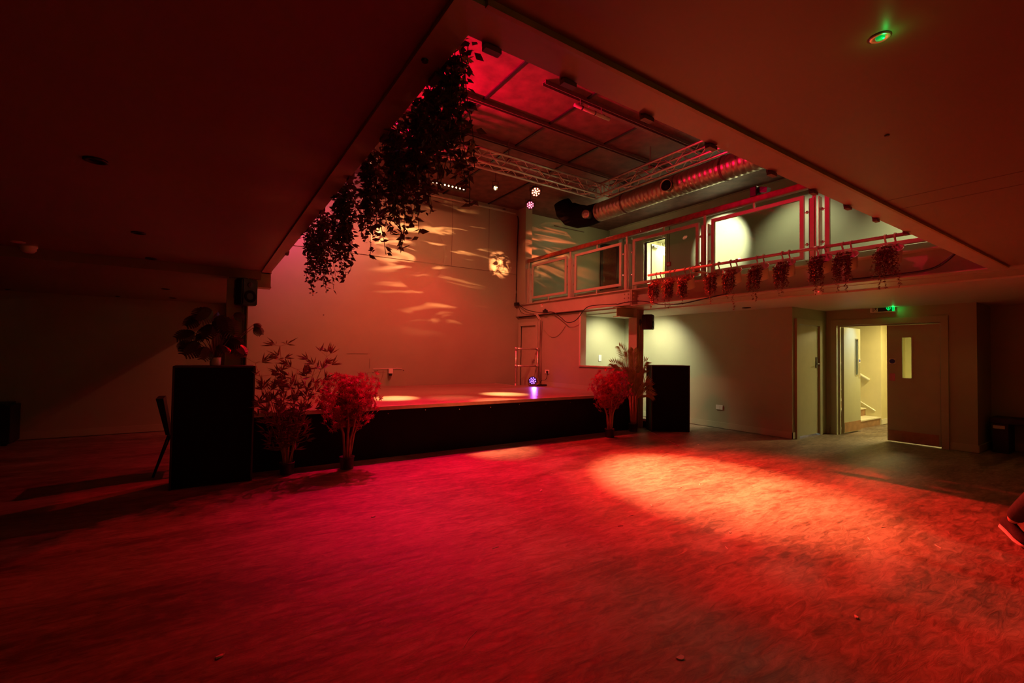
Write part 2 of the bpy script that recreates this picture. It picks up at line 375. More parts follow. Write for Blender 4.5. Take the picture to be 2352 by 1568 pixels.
bm = bmesh.new(); bx(bm, 10.052, 2.955, 1.37, 10.055, 3.045, 1.46); obj('door_sign', bm, 'paper', lf)
bm = bmesh.new(); lathe(bm, (10.052, 3.0, 1.415), [(0.04, 0), (0.04, 0.002)], 20, axis=(-1, 0, 0)); obj('round_notice', bm, 'blue', lf)
bm = bmesh.new(); bx(bm, 10.050, 2.96, 1.07, 10.055, 3.04, 1.20); obj('push_plate', bm, 'chrome', lf)
# open leaf: swung 90 degrees into the corridor, along X
b = bmesh.new()
bx(b, 10.20, 3.79, 0.02, 10.72, 3.835, 2.05); bx(b, 10.84, 3.79, 0.02, 10.97, 3.835, 2.05); bx(b, 10.72, 3.79, 0.02, 10.84, 3.835, 1.13); bx(b, 10.72, 3.79, 1.83, 10.84, 3.835, 2.05)
lf = obj('door_leaf', b, 'door', d)
obj('vision_glass', box(10.72, 3.808, 1.13, 10.84, 3.816, 1.83), 'glass', lf)
bm = bmesh.new()
for (a, b_, c, e) in ((10.70, 1.11, 10.72, 1.85), (10.84, 1.11, 10.86, 1.85), (10.72, 1.11, 10.84, 1.13), (10.72, 1.83, 10.84, 1.85)): bx(bm, a, 3.782, b_, c, 3.79, e)
obj('glazing_bead', bm, 'chrome', lf)
obj('kick_plate', box(10.22, 3.785, 0.03, 10.96, 3.79, 0.22), 'copper', lf)
obj('push_plate', box(10.88, 3.785, 1.06, 10.95, 3.79, 1.36), 'chrome', lf)
obj('door_sign', box(10.885, 3.784, 1.37, 10.955, 3.79, 1.45), 'paper', lf)
bm = bmesh.new(); lathe(bm, (10.92, 3.786, 1.41), [(0.03, 0), (0.03, 0.003)], 18, axis=(0, -1, 0)); obj('round_notice', bm, 'blue', lf)
# upper landing door: frame and a leaf standing open in the bright room behind
bm = bmesh.new()
bx(bm, XU-0.02, 8.82, ZU, XU+0.13, 8.90, 4.70); bx(bm, XU-0.02, 8.01, ZU, XU+0.13, 8.09, 4.70); bx(bm, XU-0.02, 8.01, 4.70, XU+0.13, 8.90, 4.79)
d = struct('door_5', bm, 'trim')
b = bmesh.new()
bx(b, 10.56, 8.68, ZU, 11.05, 8.72, 4.66); bx(b, 11.13, 8.68, ZU, 11.26, 8.72, 4.66); bx(b, 11.05, 8.68, ZU, 11.13, 8.72, 3.5); bx(b, 11.05, 8.68, 4.4, 11.13, 8.72, 4.66)
lf = obj('door_leaf', b, 'whitedoor', d)
obj('vision_glass', box(11.05, 8.695, 3.5, 11.13, 8.705, 4.4), 'steelg', lf)
bm = bmesh.new(); lathe(bm, (11.2, 8.678, 3.95), [(0.035, 0), (0.035, 0.003)], 18, axis=(0, -1, 0)); obj('round_notice', bm, 'blue', lf)
bm = bmesh.new(); tube(bm, [(10.62, 8.66, 4.60), (10.85, 8.55, 4.62), (10.6, 8.40, 4.64)], 0.010, 6); bx(bm, 10.6, 8.62, 4.56, 10.8, 8.68, 4.62)
obj('door_closer', bm, 'whitedoor', lf)

# stairs in the corridor
st = empty('staircase', (11.8, 3.92, 0), 'cream staircase with tan riser seen through the open double door', 'stairs')
bm = bmesh.new()
for i in range(7): bx(bm, 11.24, 3.92+0.27*i, 0.0 if i == 0 else 0.175*i, 12.39, 6.1, 0.15+0.175*i)
obj('riser', bm, 'copper', st)
bm = bmesh.new()
for i in range(7): bx(bm, 11.24, 3.90+0.27*i, 0.15+0.175*i, 12.39, 3.92+0.27*(i+1), 0.175+0.175*i)
obj('tread', bm, 'carpet', st)
h = empty('handrail', (12.34, 4.05, 0.9), 'pale wooden handrail sloping down the cream stair wall, upper of two', 'handrail')
bm = bmesh.new(); tube(bm, [(12.35, 4.10, 0.98), (12.35, 5.8, 2.08)], 0.028, 10); obj('rail', bm, 'whitedoor', h, True)
[obj('bracket', box(12.35, y-0.012, 0.9+(y-4.1)*0.647+0.04, 12.40, y+0.012, 0.9+(y-4.1)*0.647+0.07), 'chrome', h) for y in (4.4, 5.3)]
tag(obj('stair_string', (lambda b: (tube(b, [(12.375, 4.0, 0.30), (12.375, 5.9, 1.53)], 0.014, 4), b)[1])(bmesh.new()), 'whitedoor'), 'thin pale moulding sloping above the first step, below the handrail', 'moulding')
# ------------------------------------------------------------------ steelwork
def ibeam_y(bm, x0, x1, y0, y1, z0, z1, fl=0.014, web=0.35):
    xc = x0 + (x1-x0)*web
    bx(bm, x0, y0, z0, x1, y1, z0+fl); bx(bm, x0, y0, z1-fl, x1, y1, z1); bx(bm, xc-0.006, y0, z0+fl, xc+0.006, y1, z1-fl)
b1 = empty('steel_beam', (6.75, 8.0, 2.41), 'painted steel I-beam carrying the balcony above the stage side', 'beam')
bm = bmesh.new(); ibeam_y(bm, 6.65, 6.86, 5.98, 9.84, 2.41, 2.71, web=0.3); obj('beam_section', bm, 'steel', b1)
bm = bmesh.new(); bx(bm, 6.655, 5.965, 2.42, 6.85, 5.985, 2.70); obj('end_plate', bm, 'steel', b1)
for j in range(6):
    bm = bmesh.new(); lathe(bm, (6.702, 6.16-(j % 2)*0.10, 2.48+(j//2)*0.075), [(0.013, 0), (0.013, 0.010), (0.007, 0.016)], 6, axis=(-1, 0, 0)); obj('bolt', bm, 'steel', b1)
b2 = empty('steel_beam', (6.75, 3.0, 2.39), 'painted steel I-beam behind the hanging planters', 'beam')
bm = bmesh.new(); ibeam_y(bm, 6.65, 6.86, -3.9, 5.955, 2.39, 2.70, web=0.75); obj('beam_section', bm, 'steel', b2)
bm = bmesh.new(); bx(bm, 6.66, 5.94, 2.40, 6.85, 5.962, 2.69); obj('end_plate', bm, 'steel', b2)
for j in range(3):
    bm = bmesh.new(); lathe(bm, (6.70, 5.94, 2.48+j*0.075), [(0.013, 0), (0.013, 0.014), (0.007, 0.035)], 6, axis=(0, -1, 0)); obj('bolt', bm, 'copper', b2)
struct('trim_%d' % n, box(6.84, 0.5, 2.70, 6.86, 9.8, 2.80), 'trim'); n += 1        # toe board of the landing
def column(x0, x1, y0, label, cover):
    c = empty('steel_column', ((x0+x1)/2, y0+0.1, 0), label, 'column')
    bm = bmesh.new(); bx(bm, x0, y0, 0, x0+0.013, y0+0.21, 2.39); bx(bm, x1-0.013, y0, 0, x1, y0+0.21, 2.39); bx(bm, x0+0.013, y0+0.10, 0, x1-0.013, y0+0.112, 2.39)
    obj('column_section', bm, cover, c)
    return c
cr = column(7.158, 7.362, 6.245, 'H-section steel column behind the palm, its left face red-lit', 'steel')
cl = column(0.175, 0.390, 6.245, 'olive painted H-section steel column behind the potted monstera', 'steelg')
def stub(x0, x1, par, m):
    bm = bmesh.new(); bx(bm, x0, 6.25, 2.385, x1, 6.43, 2.398); bx(bm, x0, 6.25, 2.205, x1, 6.43, 2.218); bx(bm, x0, 6.33, 2.218, x1, 6.342, 2.385)
    obj('beam_stub', bm, m, par)
stub(6.68, 7.158, cr, 'steelg'); stub(0.390, 0.63, cl, 'steelg')
bm = bmesh.new(); vs = [bm.verts.new(p) for p in ((0.39, 6.33, 2.205), (0.50, 6.33, 2.205), (0.39, 6.33, 2.06), (0.39, 6.345, 2.205), (0.50, 6.345, 2.205), (0.39, 6.345, 2.06))]
for f in ((0, 1, 2), (3, 5, 4), (0, 3, 4, 1), (1, 4, 5, 2), (2, 5, 3, 0)): bm.faces.new([vs[i] for i in f])
obj('gusset', bm, 'steel', cl)
bm = bmesh.new(); tube(bm, [(7.30, 6.31, 0.02), (7.30, 6.31, 2.1)], 0.016, 8); obj('conduit', bm, 'steelg', cr)
bm = bmesh.new(); tube(bm, [(0.355, 6.32, 0.02), (0.355, 6.32, 2.1)], 0.013, 8); obj('conduit', bm, 'steelg', cl)

# wall speakers on the columns
def wspeaker(c, rz, label):
    s = empty('wall_speaker', c, label, 'speaker', rz=rz)
    bm = bmesh.new(); a = [(-0.09, -0.12), (0.09, -0.12), (0.11, -0.02), (0.06, 0.09), (-0.06, 0.09), (-0.11, -0.02)]
    prism(bm, a, -0.15, 0.15); bmesh.ops.bevel(bm, geom=[e for e in bm.edges], offset=0.012, segments=2, affect='EDGES')
    obj('cabinet', bm, 'black', s, local=True)
    bm = bmesh.new(); lathe(bm, (0, -0.118, -0.05), [(0.068, 0), (0.070, 0.008), (0.056, 0.006), (0.02, -0.002)], 24, axis=(0, -1, 0)); obj('woofer', bm, 'blackmat', s, True, local=True)
    bm = bmesh.new(); lathe(bm, (0, -0.118, 0.08), [(0.032, 0), (0.032, 0.008), (0.02, 0.004), (0.012, 0.010)], 18, axis=(0, -1, 0)); obj('tweeter', bm, 'black', s, True, local=True)
    bm = bmesh.new(); tube(bm, [(0, 0.08, 0), (0, 0.14, 0)], 0.02, 8); bx(bm, -0.03, 0.13, -0.06, 0.03, 0.145, 0.06); obj('bracket', bm, 'black', s, local=True)
    return s
wspeaker((0.335, 6.11, 2.11), 0.5, 'black wall speaker high on the left olive column')
wspeaker((7.33, 6.13, 2.12), 0.45, 'black wall speaker high on the right column above the palm')

# ------------------------------------------------------------------ balcony balustrade
bal = empty('balustrade', (6.75, 5.0, 2.71), 'balcony balustrade of framed glass panels under a dark wooden handrail', 'balustrade')
obj('handrail', box(6.70, 0.6, 3.75, 6.80, 9.43, 3.845, 0.018), 'wood', bal)
panels = [(7.93, 9.25, 2.83, 3.68, 'first balcony glass panel from the stage end, nearest the corner'),
          (6.27, 7.65, 2.81, 3.67, 'second balcony glass panel from the stage end, dark doorway behind it'),
          (4.575, 5.985, 2.79, 3.67, 'third balcony glass panel from the stage end, bright open door behind it'),
          (2.965, 4.345, 2.79, 3.67, 'fourth balcony glass panel from the stage end, glowing white spot behind it'),
          (1.33, 2.71, 2.79, 3.67, 'nearest balcony glass panel, cut off by the low ceiling edge')]
for (y0, y1, z0, z1, lb) in panels:
    w = 0.052
    bm = bmesh.new(); bx(bm, 6.725, y0, z0, 6.765, y0+w, z1); bx(bm, 6.725, y1-w, z0, 6.765, y1, z1); bx(bm, 6.725, y0+w, z0, 6.765, y1-w, z0+w); bx(bm, 6.725, y0+w, z1-w, 6.765, y1-w, z1)
    p = obj('panel_frame', bm, 'steel', bal)
    obj('glass_pane', box(6.742, y0+w, z0+w, 6.750, y1-w, z1-w), 'glass', p)
    for yy, s in ((y0, -1), (y1, 1)):
        for z in (z0+0.20, z1-0.24):
            bm = bmesh.new(); tube(bm, [(6.745, yy, z), (6.745, yy+s*0.075, z)], 0.008, 6); lathe(bm, (6.745, yy+s*0.035, z-0.018), [(0.016, 0), (0.018, 0.018), (0.014, 0.036)], 8)
            obj('clamp', bm, 'chrome', p)
    ym = (y0+y1)/2
    bm = bmesh.new(); bx(bm, 6.735, ym-0.012, z1, 6.757, ym+0.012, 3.75); obj('top_lug', bm, 'steel', p)
    bm = bmesh.new(); bx(bm, 6.735, ym-0.012, 2.71, 6.757, ym+0.012, z0); obj('bottom_lug', bm, 'steel', p)
for i, (y, lb) in enumerate(((9.37, 'balustrade post closest to the corner of the back wall'), (7.79, 'balustrade post between the first and second glass panel from the stage end'),
        (6.13, 'balustrade post above the right column, between second and third glass panel'), (4.46, 'balustrade post between the third and fourth glass panel, near planter bracket'),
        (2.84, 'tall balustrade post beside the fourth glass panel, touching the ceiling edge'))):
    bm = bmesh.new(); bx(bm, 6.70, y-0.012, 2.71, 6.708, y+0.05, 3.60); bx(bm, 6.70, y+0.042, 2.71, 6.79, y+0.05, 3.60); bx(bm, 6.70, y-0.075, 2.71, 6.79, y-0.067, 3.60); p = obj('post', bm, 'steel', bal)
    bm = bmesh.new(); bx(bm, 6.712, y-0.03, 2.71, 6.73, y+0.012, 3.76); obj('upright', bm, 'steel', p)
    for z in (3.48, 3.55):
        bm = bmesh.new(); lathe(bm, (6.712, y-0.009, z), [(0.009, 0), (0.008, 0.006)], 8, axis=(-1, 0, 0)); obj('bolt', bm, 'chrome', p)

# ------------------------------------------------------------------ planter tube with hanging planters
pt = empty('planter_tube', (6.45, 3.4, 2.86), 'long steel tube on brackets in front of the balcony beam holding planters', 'tube')
bm = bmesh.new(); tube(bm, [(6.44, 1.15, 2.845), (6.44, 5.37, 2.865)], 0.021, 12); obj('tube', bm, 'steel', pt, True)
for y in (4.46, 1.35):
    bm = bmesh.new(); bx(bm, 6.42, y-0.02, 2.80, 6.47, y+0.02, 2.89); bx(bm, 6.46, y-0.09, 2.80, 6.68, y+0.03, 2.812); bx(bm, 6.46, y-0.09, 2.80, 6.475, y+0.03, 2.90); obj('bracket', bm, 'steel', pt)
PG = 'pale planters hooked on the balcony tube'
ys = [5.14, 4.855, 4.57, 4.07, 3.79, 3.40, 3.06, 2.63, 2.355, 1.93]
ordn = ['first', 'second', 'third', 'fourth', 'fifth', 'sixth', 'seventh', 'eighth', 'ninth', 'tenth']
def planter(y):
    p = empty('hanging_planter', (6.40, y, 2.56), 'x', 'planter', PG)
    bm = bmesh.new()
    lathe(bm, (6.40, y, 2.56), [(0.058, 0), (0.064, 0.005), (0.092, 0.16), (0.108, 0.175), (0.102, 0.178), (0.088, 0.16), (0.078, 0.10)], 24, sy=1.25)
    # raised back towards the tube
    for v in bm.verts:
        if v.co.z > 2.70 and v.co.x > 6.42: v.co.z += 0.30*(v.co.x-6.42)
    TM = Matrix.Translation(V((6.455, y, 2.735))) @ Matrix.Rotation(-0.66, 4, 'Y') @ Matrix.Translation(-V((6.455, y, 2.735)))
    bmesh.ops.transform(bm, matrix=TM, verts=bm.verts)
    obj('bucket', bm, 'planter', p, True)
    bm = bmesh.new(); lathe(bm, (6.40, y, 2.66), [(0.076, 0), (0.078, 0.012)], 20, sy=1.25); bmesh.ops.transform(bm, matrix=TM, verts=bm.verts); obj('soil', bm, 'soil', p)
    for s in (-0.045, 0.045):
        bm = bmesh.new()
        pts = [(6.455, y+s, 2.72), (6.445, y+s, 2.80), (6.415, y+s, 2.845), (6.412, y+s, 2.87), (6.43, y+s, 2.888), (6.455, y+s, 2.885), (6.468, y+s, 2.86)]
        for a, b in zip(pts, pts[1:]):
            a, b = V(a), V(b); d = (b-a).normalized(); nn = V((0, 1, 0)); t = d.cross(nn)*0.003
            q = [bm.verts.new(x) for x in (a-nn*0.009-t, a+nn*0.009-t, a+nn*0.009+t, a-nn*0.009+t, b-nn*0.009-t, b+nn*0.009-t, b+nn*0.009+t, b-nn*0.009+t)]
            for f in ((0,3,2,1),(4,5,6,7),(0,1,5,4),(1,2,6,5),(2,3,7,6),(3,0,4,7)): bm.faces.new([q[i] for i in f])
        obj('hook', bm, 'planter', p)
    return p
p0 = planter(ys[0])
for i, y in enumerate(ys):
    lb = 'pale green planter on the balcony tube, %s from the stage end' % ordn[i]
    if i == 0: p0['label'] = lb
    else: tree_copy(p0, (6.40, y, 2.56 - (y < 3)*0.012), 0, lb)
def trailing(y, i, tails, berries, wid=0.075, z0=2.80):
    random.seed(100+i)
    t = empty('trailing_plant', (6.38, y, 2.66), 'trailing plant spilling from the %s balcony planter%s' % (ordn[i] , ', dotted with orange berries' if berries else ', dark leaves only'), 'plant', 'trailing plants in the balcony planters')
    L = bmesh.new(); Bm = []; Sm = bmesh.new()
    strands = [(rnd(-1, 1)*wid, rnd(0.20, 0.34)) for _ in range(30)] + tails
    for (dy, ln) in strands:
        x0 = 6.37+rnd(-0.045, 0.03); pts = [V((6.40, y+dy*0.5, 2.69)), V((x0-0.03, y+dy*0.8, 2.715)), V((6.295+rnd(-0.03, 0.015), y+dy, 2.66))]
        p = pts[-1].copy(); k = 0
        while 2.72 - p.z < ln:
            p = p + V((rnd(-0.006, 0.006), rnd(-0.007, 0.007), -0.02)); pts.append(p.copy())
        tube(Sm, pts[::3]+[pts[-1]], 0.0014, 3)
        for q in pts:
            for _ in range(2):
                leaf(L, q+rdir()*0.008, rdir(-0.9, 0.5), rdir(), rnd(0.020, 0.034), rnd(0.013, 0.019))
        if berries:
            for q in pts[3:]:
                if random.random() < 0.11 and dy > -0.02:
                    Bm.append(q+V((-0.014, rnd(-0.01, 0.01), 0)))
    obj('foliage', L, 'trail', t); obj('stems', Sm, 'stem', t)
    for q in Bm[:60]:
        b = bmesh.new(); lathe(b, q, [(0.003, -0.007), (0.0072, 0), (0.003, 0.007)], 6); obj('berry', b, 'berry', t, True)
tails = [[(0.02, 0.45), (-0.03, 0.40)], [(0.03, 0.44), (-0.04, 0.46)], [(-0.02, 0.42)], [(0.02, 0.44)], [(-0.05, 0.56), (0.02, 0.38)], [(0.05, 0.45), (-0.03, 0.47)],
         [(0.05, 0.42), (-0.04, 0.40)], [(0.03, 0.44), (-0.03, 0.42)], [(0.05, 0.45), (-0.04, 0.44)], [(0.05, 0.46), (0.0, 0.46), (-0.08, 0.44)]]
for i, y in enumerate(ys): trailing(y-0.005, i, tails[i], i in (1, 2, 4, 6, 7), 0.11 if i == 9 else 0.09)

# ------------------------------------------------------------------ garlands on the left edge of the opening
def garland(i, y0, y1, ln, xs, density, big, label, flowers=False):
    random.seed(200+i)
    g = empty('hanging_garland', (0.66, (y0+y1)/2, 2.40), label, 'hanging plant', 'leafy garlands hung along the left edge of the ceiling opening')
    L = bmesh.new(); F = bmesh.new(); St = bmesh.new()
    ns = int(density*(y1-y0))
    for k in range(ns):
        y = y0 + (y1-y0)*(k+0.5)/ns + rnd(-0.03, 0.03); l = ln*rnd(0.45, 1.0)
        l = ln*(0.45+0.5*abs(math.sin(k*0.9+i*1.3)))
        if k % 7 == 3: l = ln*1.15
        p = V((0.63+rnd(0, xs), y, 2.42)); pts = [p.copy()]
        sway = rnd(-0.10, 0.14)
        while 2.42-p.z < l:
            p = p + V((rnd(-0.010, 0.012)+sway*0.03, rnd(-0.010, 0.010), -0.030)); pts.append(p.copy())
        tube(St, pts[::2]+[pts[-1]], 0.0018, 3)
        for j, q in enumerate(pts):
            for _ in range(3 if j < len(pts)*0.75 else 2):
                s = rnd(0.8, 1.2)*big
                leaf(L, q+rdir()*0.012, rdir(-0.8, 0.4), rdir(), 0.042*s, 0.022*s)
            if flowers and random.random() < 0.10:
                c = q+V((rnd(0.0, 0.05), rnd(-0.05, 0.0), 0))
                for a in range(5): leaf(F, c, rdir(-0.6, 0.9), rdir(), 0.022, 0.018)
    obj('foliage', L, 'vine', g); obj('stems', St, 'stem', g)
    if flowers: obj('blossoms', F, 'vinefl', g)
    else: F.free()
gs = [(1.27, 1.40, 0.40, 0.03, 80, 0.85, 'garland with pale blossoms at the top right corner of the ceiling opening', True),
      (1.40, 1.62, 0.31, 0.06, 75, 0.85, 'dense dark garland just left of the blossoming one', False),
      (1.62, 1.86, 0.40, 0.08, 70, 0.9, 'garland with long drooping tails, third from the nearest corner of the opening', False),
      (1.86, 2.10, 0.42, 0.07, 70, 0.9, 'thick garland in the middle of the row, hanging in front of the pink wall', False),
      (2.20, 2.42, 0.40, 0.06, 70, 0.95, 'garland left of the thick middle one, with loose open sprays below', False),
      (2.66, 2.98, 0.42, 0.06, 62, 0.95, 'narrow garland second from the far end, curling at its tip', False),
      (3.35, 4.05, 0.42, 0.09, 50, 0.9, 'farthest garland, hanging lowest over the pale wall', False)]
for i, g in enumerate(gs): garland(i, *g[:6], g[6], g[7])
# clips along both edges
def clip(x, y, ax, lb, i):
    bm = bmesh.new()
    if ax == 'x': bx(bm, x-0.028, y-0.012, 2.368, x+0.028, y+0.012, 2.384); bx(bm, x-0.028, y+0.006, 2.384, x+0.028, y+0.014, 2.41)
    else: bx(bm, x-0.012, y-0.028, 2.368, x+0.012, y+0.028, 2.384); bx(bm, x+0.006, y-0.028, 2.384, x+0.016, y+0.028, 2.41)
    return tag(obj('edge_clip', bm, 'rail'), lb, 'clip', 'small metal clips on the edge of the ceiling opening')
near = [0.70, 1.006, 1.409, 1.835, 2.354, 2.806, 3.258, 3.703, 4.27]
for i, x in enumerate(near): clip(x, 1.186, 'x', 'small clip on the right edge of the ceiling opening, %s from the corner' % ordn[i], i)
for i, y in enumerate((1.42, 1.95, 2.52, 3.25, 4.86)): clip(0.616, y, 'y', 'small clip on the left edge of the ceiling opening, %s from the corner' % ordn[i], i)

# ------------------------------------------------------------------ hall ceiling rails, trusses, duct
rails = [(4.93, 3.75, 7.4, 'slotted ceiling rail nearest the camera, with the wrapped tube below it'), (4.30, 1.0, 2.62, 'short slotted ceiling rail beside the blossoming garland'),
         (5.83, 1.0, 7.6, 'second long slotted ceiling rail from the camera'), (6.80, 1.0, 7.6, 'third long slotted ceiling rail, above the truss'), (7.75, 1.0, 6.9, 'farthest slotted ceiling rail, behind the truss')]
for (y, x0, x1, lb) in rails:
    r = empty('ceiling_rail', ((x0+x1)/2, y, ZH-0.05), lb, 'rail', 'slotted rails on the hall ceiling')
    bm = bmesh.new(); bx(bm, x0, y-0.035, ZH-0.06, x1, y-0.025, ZH); bx(bm, x0, y+0.025, ZH-0.06, x1, y+0.035, ZH); bx(bm, x0, y-0.025, ZH-0.02, x1, y+0.025, ZH-0.01); obj('channel', bm, 'rail', r)
    a = x0+0.9
    if x1-x0 > 2:
        bm = bmesh.new(); bx(bm, a, y+0.04, ZH-0.055, a+1.3, y+0.09, ZH-0.003); obj('splice', bm, 'rail', r)
pw = empty('wrapped_tube', (4.6, 4.72, 5.0), 'short bandaged tube hanging under the nearest ceiling rail', 'tube')
bm = bmesh.new(); tube(bm, [(4.28, 4.90, 5.02), (4.95, 4.88, 5.0)], 0.028, 10); obj('sleeve', bm, 'steel', pw, True)
bm = bmesh.new()
for x in (4.40, 4.65, 4.82): tube(bm, [(x, 4.89, 5.01), (x+0.015, 4.89, 5.01)], 0.033, 10)
obj('band', bm, 'black', pw)
bm = bmesh.new(); tube(bm, [(4.40, 4.90, 5.03), (4.40, 4.92, 5.15)], 0.006, 6); tube(bm, [(4.82, 4.90, 5.03), (4.82, 4.92, 5.15)], 0.006, 6); obj('hanger', bm, 'alu', pw)

def truss(name, A, B, w, label):
    """square lattice truss between centre points A and B"""
    A, B = V(A), V(B); d = (B-A).normalized(); s = V((-d.y, d.x, 0)); h = w/2
    t = empty(name, (A+B)/2, label, 'truss', 'lighting trusses under the hall ceiling')
    cor = [s*a*h + V((0, 0, b*h)) for a, b in ((-1, -1), (1, -1), (1, 1), (-1, 1))]
    for c in cor:
        bm = bmesh.new(); tube(bm, [A+c, B+c], 0.022, 10); obj('chord', bm, 'alu', t, True)
    bm = bmesh.new(); Ln = (B-A).length; nb = int(Ln/0.24)
    for f in range(4):
        a, b = cor[f], cor[(f+1) % 4]
        for k in range(nb):
            p = A+d*(Ln*k/nb); q = A+d*(Ln*(k+1)/nb)
            tube(bm, [p+(a if k % 2 == 0 else b), q+(b if k % 2 == 0 else a)], 0.0075, 6)
    for k in (0, nb):
        p = A+d*(Ln*k/nb)
        for f in range(4): tube(bm, [p+cor[f], p+cor[(f+1) % 4]], 0.009, 6)
    obj('lattice', bm, 'alu', t, True)
    return t
truss('lighting_truss', (0.9, 6.645, 4.73), (6.50, 6.645, 4.73), 0.22, 'lattice truss running across the hall above the stage front')
truss('lighting_truss', (6.51, 6.52, 4.73), (6.51, 1.4, 4.73), 0.22, 'lattice truss running beside the round duct')
for (x, y) in ((1.6, 6.645), (4.3, 6.645), (6.51, 5.4), (6.51, 2.9)):
    o = tag(obj('truss_hanger', (lambda b: (tube(b, [(x, y, 4.84), (x, y, 5.19)], 0.010, 6), lathe(b, (x, y, 4.80), [(0.03, 0), (0.035, 0.03), (0.02, 0.06)], 10), b)[2])(bmesh.new()), 'rail'),
        {1.6: 'steel rod holding the stage truss near its left end', 4.3: 'steel rod holding the stage truss near its middle'}.get(x, 'steel rod holding the side truss, %s one' % ('farther' if y > 4 else 'nearer')), 'hanger')
# pipe along the back wall
pp = empty('wall_pipe', (5.1, 9.72, 5.0), 'long horizontal pipe along the top of the back wall', 'pipe')
bm = bmesh.new(); tube(bm, [(2.6, 9.72, 5.06), (6.52, 9.72, 5.06)], 0.026, 10); obj('pipe', bm, 'steel', pp, True)
for x in (3.6, 5.2, 6.2):
    bm = bmesh.new(); tube(bm, [(x, 9.72, 5.03), (x, 9.72, 5.12), (x, 9.82, 5.14)], 0.012, 6); obj('clamp', bm, 'rail', pp)
# spiral duct
du = empty('spiral_duct', (7.22, 4.8, 4.62), 'large galvanised spiral duct running above the balcony', 'duct')
bm = bmesh.new(); prof = []
q0, q1, R = 1.0, 7.40, 0.205; z = q0; n_ = int((q1-q0)/0.10)
for i in range(n_):
    a = q0+(q1-q0)*i/n_
    prof += [(R, a), (R, a+0.088), (R+0.0022, a+0.091), (R+0.0022, a+0.097)]
prof.append((R, q1))
lathe(bm, (7.22, 0, 4.64), prof, 40, axis=(0, 1, 0)); obj('duct_tube', bm, 'duct', du, True)
bm = bmesh.new(); lathe(bm, (7.08, 5.42, 4.60), [(0.10, 0), (0.10, 0.18), (0.108, 0.18), (0.108, 0.165), (0.094, 0.16), (0.090, 0.02)], 28, axis=(-0.95, -0.25, -0.12)); obj('spigot', bm, 'duct', du, True)
bm = bmesh.new(); lathe(bm, (6.935, 5.382, 4.582), [(0.001, 0), (0.090, 0.001)], 28, axis=(-0.95, -0.25, -0.12)); obj('spigot_mouth', bm, 'black', du, True)
bm = bmesh.new(); lathe(bm, (7.06, 7.52, 4.58), [(0.085, 0), (0.085, 0.20), (0.093, 0.20), (0.093, 0.22)], 24, axis=(-0.9, -0.3, -0.15)); obj('grille_collar', bm, 'duct', du, True)
bm = bmesh.new()
for i in range(4):
    for j in range(3): bx(bm, 6.848, 7.38+i*0.032, 4.505+j*0.028, 6.856, 7.40+i*0.032, 4.52+j*0.028)
obj('grille', bm, 'chrome', du)
bm = bmesh.new()
tube(bm, [(7.22, 7.39, 4.64), (7.22, 7.75, 4.64), (7.20, 8.05, 4.70), (7.14, 8.28, 4.80), (7.06, 8.40, 4.92), (7.0, 8.44, 5.10)], [0.212, 0.235, 0.27, 0.28, 0.24, 0.20], 28)
obj('flexible_elbow', bm, 'blackmat', du, True)
for y in (2.4, 4.4, 6.6):
    bm = bmesh.new(); tube(bm, [(7.0, y, 4.64), (7.0, y, 5.19)], 0.006, 6); tube(bm, [(7.44, y, 4.64), (7.44, y, 5.19)], 0.006, 6); lathe(bm, (7.22, y-0.02, 4.64), [(0.213, 0), (0.215, 0.04)], 40, axis=(0, 1, 0)); obj('duct_strap', bm, 'rail', du)

# landing: ceiling beam, conduit, call point, sensors
tag(obj('steel_beam', (lambda b: (ibeam_y(b, 9.95, 10.12, 0.5, 9.8, 4.98, ZH), b)[1])(bmesh.new()), 'steel'), 'pale steel beam under the landing ceiling beyond the handrail', 'beam')
o = empty('fire_call_point', (XU-0.03, 7.96, 3.90), 'red fire call point on the landing wall beside the bright doorway', 'call point')
obj('housing', box(XU-0.045, 7.90, 3.89, XU-0.001, 8.01, 4.0, 0.006), 'red', o); obj('label_plate', box(XU-0.048, 7.925, 3.92, XU-0.045, 7.985, 3.96), 'paper', o)
bm = bmesh.new(); tube(bm, [(XU-0.014, 7.96, 4.0), (XU-0.014, 7.96, 5.15)], 0.012, 8); obj('conduit', bm, 'wall', o)
for i, (y, lb) in enumerate(((9.70, 'small white sensor box on the landing wall, left of three'), (9.50, 'round white sounder on the landing wall, middle of three'), (9.25, 'small round sensor on the landing wall, right of three'))):
    bm = bmesh.new()
    if i == 0: bx(bm, XU-0.05, y-0.06, 4.86, XU-0.001, y+0.06, 4.98, 0.008)
    else: lathe(bm, (XU-0.001, y, 4.90), [(0.06-0.01*i, 0), (0.055-0.01*i, 0.04), (0.03, 0.055)], 18, axis=(-1, 0, 0))
    tag(obj('wall_sensor', bm, 'white', None, i > 0), lb, 'sensor')
fl = empty('projector_lamp', (6.76, 3.60, 3.845), 'small black lamp with a hinged flap standing on the handrail', 'lamp')
obj('body', box(6.70, 3.60, 3.845, 6.84, 3.70, 3.99, 0.012), 'black', fl)
bm = bmesh.new(); vs = [bm.verts.new(p) for p in ((6.75, 3.60, 3.98), (6.83, 3.60, 3.98), (6.85, 3.46, 3.94), (6.74, 3.46, 3.94), (6.75, 3.60, 3.90), (6.83, 3.60, 3.90), (6.83, 3.48, 3.86), (6.75, 3.48, 3.86))]
for f in ((0,1,2,3),(4,7,6,5),(0,4,5,1),(1,5,6,2),(2,6,7,3),(3,7,4,0)): bm.faces.new([vs[i] for i in f])
obj('flap', bm, 'black', fl)
